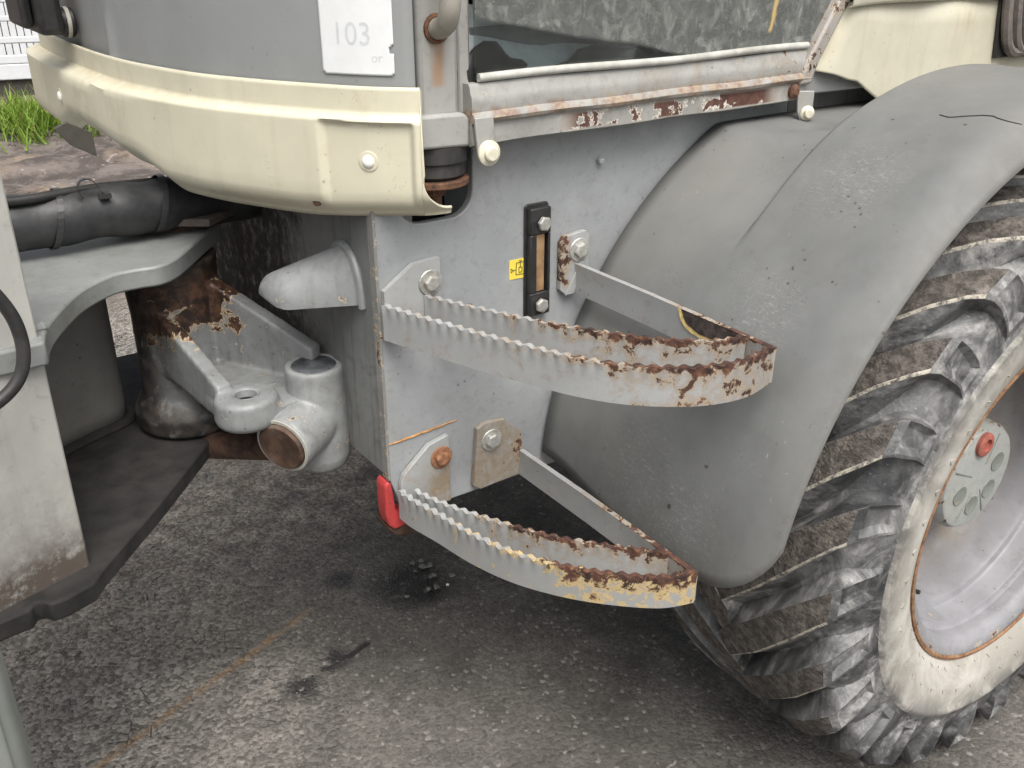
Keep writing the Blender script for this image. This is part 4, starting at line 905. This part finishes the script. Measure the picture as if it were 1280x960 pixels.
for (x, tl, ti) in ((.263, .10, 0), (.430, .10, 0), (.318, 0, 1)):
    P_ = []
    for sd in range(28):
        a0, a1 = 2*PI*sd/28, 2*PI*(sd+1)/28; q_ = []
        for a in (a0, a1):
            for (r_, w_) in ((.0475,-.005),(.0492,-.005),(.0492,.005),(.0475,.005)): q_.append((x+w_+tl*.12*math.cos(a), .4505+r_*math.sin(a), 1.0975+r_*math.cos(a)))
        P_.append((q_, [(0,1,5,4),(1,2,6,5),(2,3,7,6),(3,0,4,7)]))
    if not ti: mesh_obj('cable_tie', *join(*P_), m_tie, hose, smooth=0)
    else:
        lp = catmull([(x-.012,.415,1.132),(x-.018,.41,1.150),(x-.010,.41,1.163),(x+.006,.41,1.160),(x+.016,.41,1.142),(x+.024,.41,1.134)], 6)
        V_, F_ = [], []
        for p in lp:
            for (dy, dz) in ((-.005,0),(.005,0),(.005,.0018),(-.005,.0018)): V_.append((p[0], p[1]+dy, p[2]+dz))
        n_ = len(lp); F_ = [(i*4+j, i*4+(j+1) % 4, (i+1)*4+(j+1) % 4, (i+1)*4+j) for i in range(n_-1) for j in range(4)]
        mesh_obj('cable_tie', *join((V_, F_), box(x+.012, x+.030, .402, .418, 1.130, 1.138)), m_tie, hose, smooth=0)
# olive stay under the nose of the cab
mesh_obj('nose_stay', *prism([(.300,1.258),(.335,1.238),(.3355,1.200),(.300,1.222),(.28,1.25)], .395, .402, 'Y'), m_olive, L, bevel=.001)

# --- articulation casting: pivot drum, forked arms, eye, cross tube
def cast_extra(k, col):
    X, Y, Z = k.xyz()
    dv = k.n.new('ShaderNodeVectorMath'); dv.operation = 'DISTANCE'; k.link(k.map(k.pos, sc=(1,1,0)), dv.inputs[0]); dv.inputs[1].default_value = (.435,.460,0)
    near = k.ss(dv.outputs['Value'], .090, .20, 1, 0)
    peel = k.mth('ADD', k.noise(20, 7, .7, dist=.6), k.mth('ADD', k.mth('MULTIPLY', k.mth('MULTIPLY', near, k.ss(Z, .84, .93)), .30), k.mth('MULTIPLY', near, .05)))
    col = k.mix(k.mth('MULTIPLY', k.ss(peel, .665, .68), .8), col, (.50,.37,.22))
    col = k.mix(k.ss(peel, .69, .71), col, k.mix(k.ss(k.noise(50, 5, .7), .4, .62), (.022,.014,.011), (.10,.052,.032)))
    gre = k.mth('MAXIMUM', k.mth('MULTIPLY', near, k.mth('MAXIMUM', k.ss(Z, .70, .80, 1, 0), k.ss(X, .355, .41, 1, 0))), k.mth('MULTIPLY', near, k.ss(Z, .955, .995)))
    g2 = k.mth('MULTIPLY', gre, k.ss(k.noise(18, 6, .7, dist=.8), .28, .52))
    g2 = k.mth('MAXIMUM', g2, k.mth('MULTIPLY', near, k.mth('MULTIPLY', k.ss(k.noise(11, 6, .75), .5, .66), .7)))
    return k.mix(k.mth('MULTIPLY', g2, .95), col, k.mix(k.ss(k.noise(35, 5), .4, .65), (.010,.009,.008), (.055,.042,.033)))
m_pivot = paint('greasy_grey_casting', (.215,.225,.225), var=.25, rust=.06, rscale=30, dirtamt=.75, dirt=(.06,.05,.04), light=.5, streak=.4, extra=cast_extra, cast=.9)
drum_prof = [(.085,.673),(.098,.682),(.100,.712),(.090,.732),(.080,.750),(.078,.80),(.078,.90),(.082,.96),(.085,1.004)]
def arm(a, b, ha, hb_, za, zb_, w):
    """tapered web on edge from plan point a to b"""
    a = np.array(a); b = np.array(b); d_ = (b-a)/np.linalg.norm(b-a); n_ = np.array([-d_[1], d_[0]]); V, F = [], []
    for t in np.linspace(0, 1, 9):
        p = a+(b-a)*t; z_ = za+(zb_-za)*t; h_ = ha+(hb_-ha)*t
        for (o, q_) in ((-w/2, -.5), (w/2, -.5), (w/2, .5), (-w/2, .5)): V.append((p[0]+n_[0]*o, p[1]+n_[1]*o, z_+q_*h_))
    for i in range(8):
        for j in range(4): F.append((i*4+j, i*4+(j+1) % 4, (i+1)*4+(j+1) % 4, (i+1)*4+j))
    F += [(0,1,2,3), (35,34,33,32)]
    return V, F
web = [(.40,.42),(.405,.30),(.412,.215),(.428,.165),(.47,.150),(.56,.165),(.61,.21),(.58,.30),(.51,.42)]
ec = (.458,.190); N_ = 32; V_, F_ = [], []
for (r_, z_) in ((.019,.770),(.019,.826),(.023,.829),(.044,.829),(.051,.822),(.053,.786),(.048,.778),(.030,.770)):
    for j in range(N_): a = 2*PI*j/N_; V_.append((ec[0]+r_*math.cos(a)*1.05, ec[1]+r_*math.sin(a), z_))
F_ = [(i*N_+j, i*N_+(j+1) % N_, ((i+1) % 8)*N_+(j+1) % N_, ((i+1) % 8)*N_+j) for i in range(8) for j in range(N_)]
webh = prism(web, .783, .808, 'Z')
bm = bmesh.new()
for (v, f) in (lathe(drum_prof, (.435,.460,0), (0,0,1), 48), arm((.47,.445), (.600,.215), .18, .085, .890, .828, .030), arm((.392,.425), (.432,.215), .13, .055, .865, .812, .028), webh, (V_, F_)):
    vs = [bm.verts.new(q_) for q_ in v]; [bm.faces.new([vs[i] for i in q_]) for q_ in f]
bmesh.ops.recalc_face_normals(bm, faces=bm.faces)
drum = bm_obj('pivot_casting', bm, m_pivot, L, smooth=0)
md = drum.modifiers.new('r', 'REMESH'); md.mode = 'VOXEL'; md.voxel_size = .0035; md.use_smooth_shade = True
md = drum.modifiers.new('sm', 'SMOOTH'); md.factor = .5; md.iterations = 9
mesh_obj('eye_bore', *lathe([(.0168,.786),(.0168,.815),(.002,.815)], (ec[0], ec[1], 0), (0,0,1), 20), m_darkhole, drum)
mesh_obj('eye_rim', *lathe([(.0172,.812),(.0185,.8265),(.0215,.8285),(.0225,.826)], (ec[0], ec[1], 0), (0,0,1), 28, cap=False), m_cast, drum, smooth=50)
# cross joint: upright tube and horizontal tube grown as one body
TC = Vector((.582,.190,0)); hd = Vector((-.80,-.50,-.12)).normalized()
up = lathe([(.030,.650),(.046,.662),(.052,.680),(.053,.72),(.052,.78),(.050,.825),(.0505,.846),(.048,.852),(.0405,.853),(.039,.848)], TC, (0,0,1), 40)
c0 = Vector((.580,.190,.757))
hz_ = lathe([(.050,-.01),(.052,.030),(.053,.060),(.052,.098),(.0505,.103),(.044,.104)], c0, hd, 40)
bm = bmesh.new()
for (v, f) in (up, hz_):
    vs = [bm.verts.new(q_) for q_ in v]; [bm.faces.new([vs[i] for i in q_]) for q_ in f]
bmesh.ops.recalc_face_normals(bm, faces=bm.faces)
cross = bm_obj('cross_tube', bm, m_cast, drum, smooth=0)
md = cross.modifiers.new('r', 'REMESH'); md.mode = 'VOXEL'; md.voxel_size = .0028; md.use_smooth_shade = True
md = cross.modifiers.new('sm', 'SMOOTH'); md.factor = .5; md.iterations = 8
mesh_obj('pin_top', *lathe([(.0395,.843),(.0395,.8495),(.036,.8515),(.012,.850),(.002,.8495)], TC, (0,0,1), 32), plain('greasy_pin', (.05,.055,.06), .35, .3, .5, 60, .002, (.35,.37,.4), .35), drum, smooth=40)
mesh_obj('rusty_end_plug', *lathe([(.0435,.095),(.0435,.110),(.040,.113),(.020,.111),(.012,.108),(.002,.108)], c0, hd, 32), plain('rust_streaked_plug', (.085,.05,.035), .5, .2, .5, 30, .002, (.24,.21,.18), .45), drum, smooth=40)
mesh_obj('plug_lip', *lathe([(.0445,.100),(.0505,.1035),(.0500,.1065),(.0450,.107)], c0, hd, 36, cap=False), paint('lip_paint', (.36,.36,.33), rust=.1, dirtamt=.5, dirt=(.2,.13,.07)), drum)
# rusty steering rod showing below the fork
mesh_obj('steering_rod', *tube([(.36,.52,.615),(.45,.36,.655),(.56,.20,.690)], .026, 16), m_rustd, L)

# --- front mudguard: rolled edge at the near left
V_ = []
gpth = catmull([(-.60,-.505),(-.20,-.505),(-.030,-.504),(-.004,-.499),(.0075,-.484),(.010,-.45),(.010,-.25),(.010,-.08)], 6)
for p in gpth:
    for z_ in np.linspace(.40, 1.12, 16): V_.append((p[0]-.05*sstep(z_, .99, 1.12), p[1], z_-.0))
F_ = [(a*16+i, a*16+i+1, (a+1)*16+i+1, (a+1)*16+i) for a in range(len(gpth)-1) for i in range(15)]
mesh_obj('front_mudguard', V_, F_, paint('greenish_grey_guard', (.20,.215,.20), var=.15, rust=-.3, dirtamt=.4, dirt=(.25,.25,.18), rough=.4, light=.5, streak=.9), L, smooth=60, solid=.006)

# --- black work lamp / mirror foot at the cab nose
m1 = mesh_obj('work_lamp', *join(box(.340, .384, .70, .84, 1.355, 1.60)), m_black, L, bevel=.012, seg=3)
mesh_obj('lamp_back', *box(.318, .338, .72, .86, 1.366, 1.60), m_black, m1, bevel=.010, seg=3)
mesh_obj('lamp_knob', *lathe([(.022,0),(.022,.010),(.026,.012),(.026,.030),(.022,.034)], (.378,.76,1.372), (1,0,0), 24), m_black, m1, smooth=35)
mesh_obj('knob_ring', *lathe([(.0265,.018),(.0272,.019),(.0272,.024),(.0265,.025)], (.378,.76,1.372), (1,0,0), 24), plain('pale_ring', (.45,.44,.40), .5), m1)

# ------------------------------------------------------------------ loose pebbles on the oily patch
m_peb = plain('grey_pebble', (.15,.15,.142), .7, 0, .35, 50, .001)
m_pebw = plain('pale_pebble', (.5,.5,.47), .7, 0, .2, 50, .001)
def pebble_mesh(seed):
    rr = random.Random(seed); bm = bmesh.new(); bmesh.ops.create_icosphere(bm, subdivisions=2, radius=1)
    a, b, c_ = rr.uniform(.8,1.25), rr.uniform(.55,.9), rr.uniform(.35,.5)
    for v in bm.verts:
        q_ = v.co; f_ = 1+.2*math.sin(q_.x*3+seed)+.16*math.sin(q_.y*4+seed*2); v.co = (q_.x*a*f_, q_.y*b*f_, q_.z*c_*f_)
    me = bpy.data.meshes.new('pebble'); bm.to_mesh(me); bm.free(); me.materials.append(m_peb); me.polygons.foreach_set('use_smooth', [True]*len(me.polygons)); return me
pm = [pebble_mesh(i) for i in range(4)]
spots = [(.985,.640,.009),(1.010,.635,.010),(1.000,.612,.009),(.975,.607,.007),(1.017,.605,.009),(.995,.560,.009),(1.005,.563,.008),(1.045,.535,.009),(.985,.515,.010),(.965,.520,.008),(.905,.525,.007)]
for i, (x, y_, r_) in enumerate(spots):
    o = bpy.data.objects.new('pebble', pm[i % 4]); link(o); o.location = (x, y_, r_*.55-.004); o.scale = (r_*(.85+.25*(i*7 % 5)/2.5),)*3; o.rotation_euler = (0, 0, i*1.7)
    tag(o, 'small grey pebble lying by the oily patch below the lower step', 'pebble', 'pebbles by the oil stain')
    md = o.modifiers.new('u', 'SUBSURF'); md.levels = 1; md.render_levels = 1
o = bpy.data.objects.new('pebble', pm[1].copy()); link(o); o.data.materials[0] = m_pebw; o.location = (1.015,.510,-.001); o.scale = (.006,)*3
tag(o, 'tiny white stone chip nearest the front of the pebbles under the lower step', 'pebble')

# fine grit: nobody could count it
rr = random.Random(21); P_ = []
for i in range(2600):
    x = rr.uniform(-.3, 2.2); y_ = rr.uniform(-.3, 2.0)
    if rr.random() > (.9 if x < .7 else .35): continue
    r_ = rr.uniform(.0012, .0036)*(1.4 if rr.random() < .1 else 1); z_ = -.006
    ang = rr.uniform(0, 6.28); pts = []
    for (a, b, c_) in ((1,0,0),(0,1,0),(-1,0,0),(0,-1,0),(0,0,.8)):
        ca, sa = math.cos(ang), math.sin(ang); a *= rr.uniform(.7,1.3); b *= rr.uniform(.6,1.1)
        pts.append((x+(a*ca-b*sa)*r_, y_+(a*sa+b*ca)*r_, z_+.002+c_*r_+(.0 if c_ else -.001)))
    P_.append((pts, [(0,1,4),(1,2,4),(2,3,4),(3,0,4)]))
gr = mesh_obj('loose_grit', *join(*P_), plain('grit_stone', (.17,.16,.145), .85, 0, .6, 300, .0005), smooth=0)
tag(gr, 'fine loose grit scattered over the asphalt', 'grit', kind='stuff')

# ------------------------------------------------------------------ background: grass tuft, white slotted bin
rr = random.Random(5); P_ = []; FM = []
for i in range(3800):
    x = rr.gauss(1.12, .40); y_ = rr.gauss(7.75, .28); hgt = rr.uniform(.06,.24)*(1 if rr.random() < .9 else 1.5); a = rr.uniform(0, 6.28); ln = rr.uniform(.05,.28)
    w_ = rr.uniform(.006,.012); dx, dy = math.cos(a), math.sin(a)
    P_.append(([(x-dy*w_, y_+dx*w_, -.02), (x+dy*w_, y_-dx*w_, -.02), (x+dx*ln*.4+dy*w_*.7, y_+dy*ln*.4-dx*w_*.7, hgt*.6), (x+dx*ln*.4-dy*w_*.7, y_+dy*ln*.4+dx*w_*.7, hgt*.6), (x+dx*ln, y_+dy*ln, hgt)], [(0,1,2,3),(3,2,4)])); t = int(rr.random() < (.3 if y_ > 7.9 else .06)); FM += [t, t]
def leafmat(nm, a, b):
    k = NB(nm); c = k.mix(k.ss(k.noise(6, 3), .35, .65), a, b); k.b.inputs['Subsurface Weight'].default_value = 0
    tl = k.n.new('ShaderNodeBsdfTranslucent'); k.put(tl.inputs[0], c); k.done(c, .6)
    mx = k.n.new('ShaderNodeMixShader'); mx.inputs[0].default_value = .35; k.link(k.b.outputs[0], mx.inputs[1]); k.link(tl.outputs[0], mx.inputs[2]); k.link(mx.outputs[0], k.out.inputs[0]); return k.m
gs = mesh_obj('grass', *join(*P_), None, smooth=0, mats=[leafmat('green_grass', (.12,.20,.025), (.24,.36,.05)), leafmat('dry_grass', (.26,.20,.08), (.34,.30,.14))], fmat=FM)
tag(gs, 'bright green grass growing at the edge of the yard', 'grass', kind='stuff')
B = empty('plastic_bin', (1.6,9.5,-.1)); tag(B, 'white slotted plastic bin standing behind the grass', 'bin')
m_bin = plain('white_bin_plastic', (.58,.60,.63), .5, 0, .05, 10, .001, (.5,.5,.5), .3)
def bpart(nm, vf, mat=m_bin, bevel=.01):
    V_, F_ = vf; Rz = Matrix.Rotation(rad(-14), 3, 'Z')
    return mesh_obj(nm, [tuple(Rz @ Vector(v)) for v in V_], F_, mat, B, bevel=bevel)
bpart('bin_wall', join(box(-1.6, 1.4, -.42, .6, .30, .44), box(-1.6,-.66,-.42,-.36,.44,1.5), box(.62,1.4,-.42,-.36,.44,1.5), box(-.66,.62,-.42,-.36,.62,.68), box(-.66,.62,-.42,-.36,.44,.52), box(-.66,.62,-.42,-.36,1.2,1.5)))
bpart('bin_back', box(-1.55, 1.35, -.30, .55, .40, 1.4), plain('bin_inside', (.52,.53,.55), .7))
for r_ in range(4):
    for i in range(22):
        z_ = (.52,.68,.84,1.02)[r_]; h_ = .10 if r_ == 0 else .13; x = -.66+1.28*i/21
        if r_: pass
        bpart('bin_slat', box(x-.0262, x+.0262, -.415, -.37, z_, z_+h_), bevel=0)
for z_ in (.81, .97, 1.15): bpart('bin_rail', box(-.66, .62, -.418, -.365, z_, z_+.05))
m_bf = plain('dark_bin_foot', (.05,.045,.04), .8)
for x in (-1.5, -.2, .9): bpart('bin_foot', box(x, x+.4, -.38, .5, .08, .30), m_bf)

# labels of the parts that look unlike the rest of the machine
for o, t in ((skirt, 'cream rounded skirt below the cab corner'), (hood, 'cream hood panel behind the door'), (paper, 'white paper notice with faded figures'), (st, 'small yellow sticker with a pictogram'),
             (rb, 'small red bracket behind the lower corner of the frame'), (W, 'large lugged rear wheel with clay-coated sidewall'), (fender, 'grey moulded rear fender'), (drum, 'greasy rust-stained joint casting'), (gauge, 'black oil sight gauge with brown glass')):
    o['label'] = t
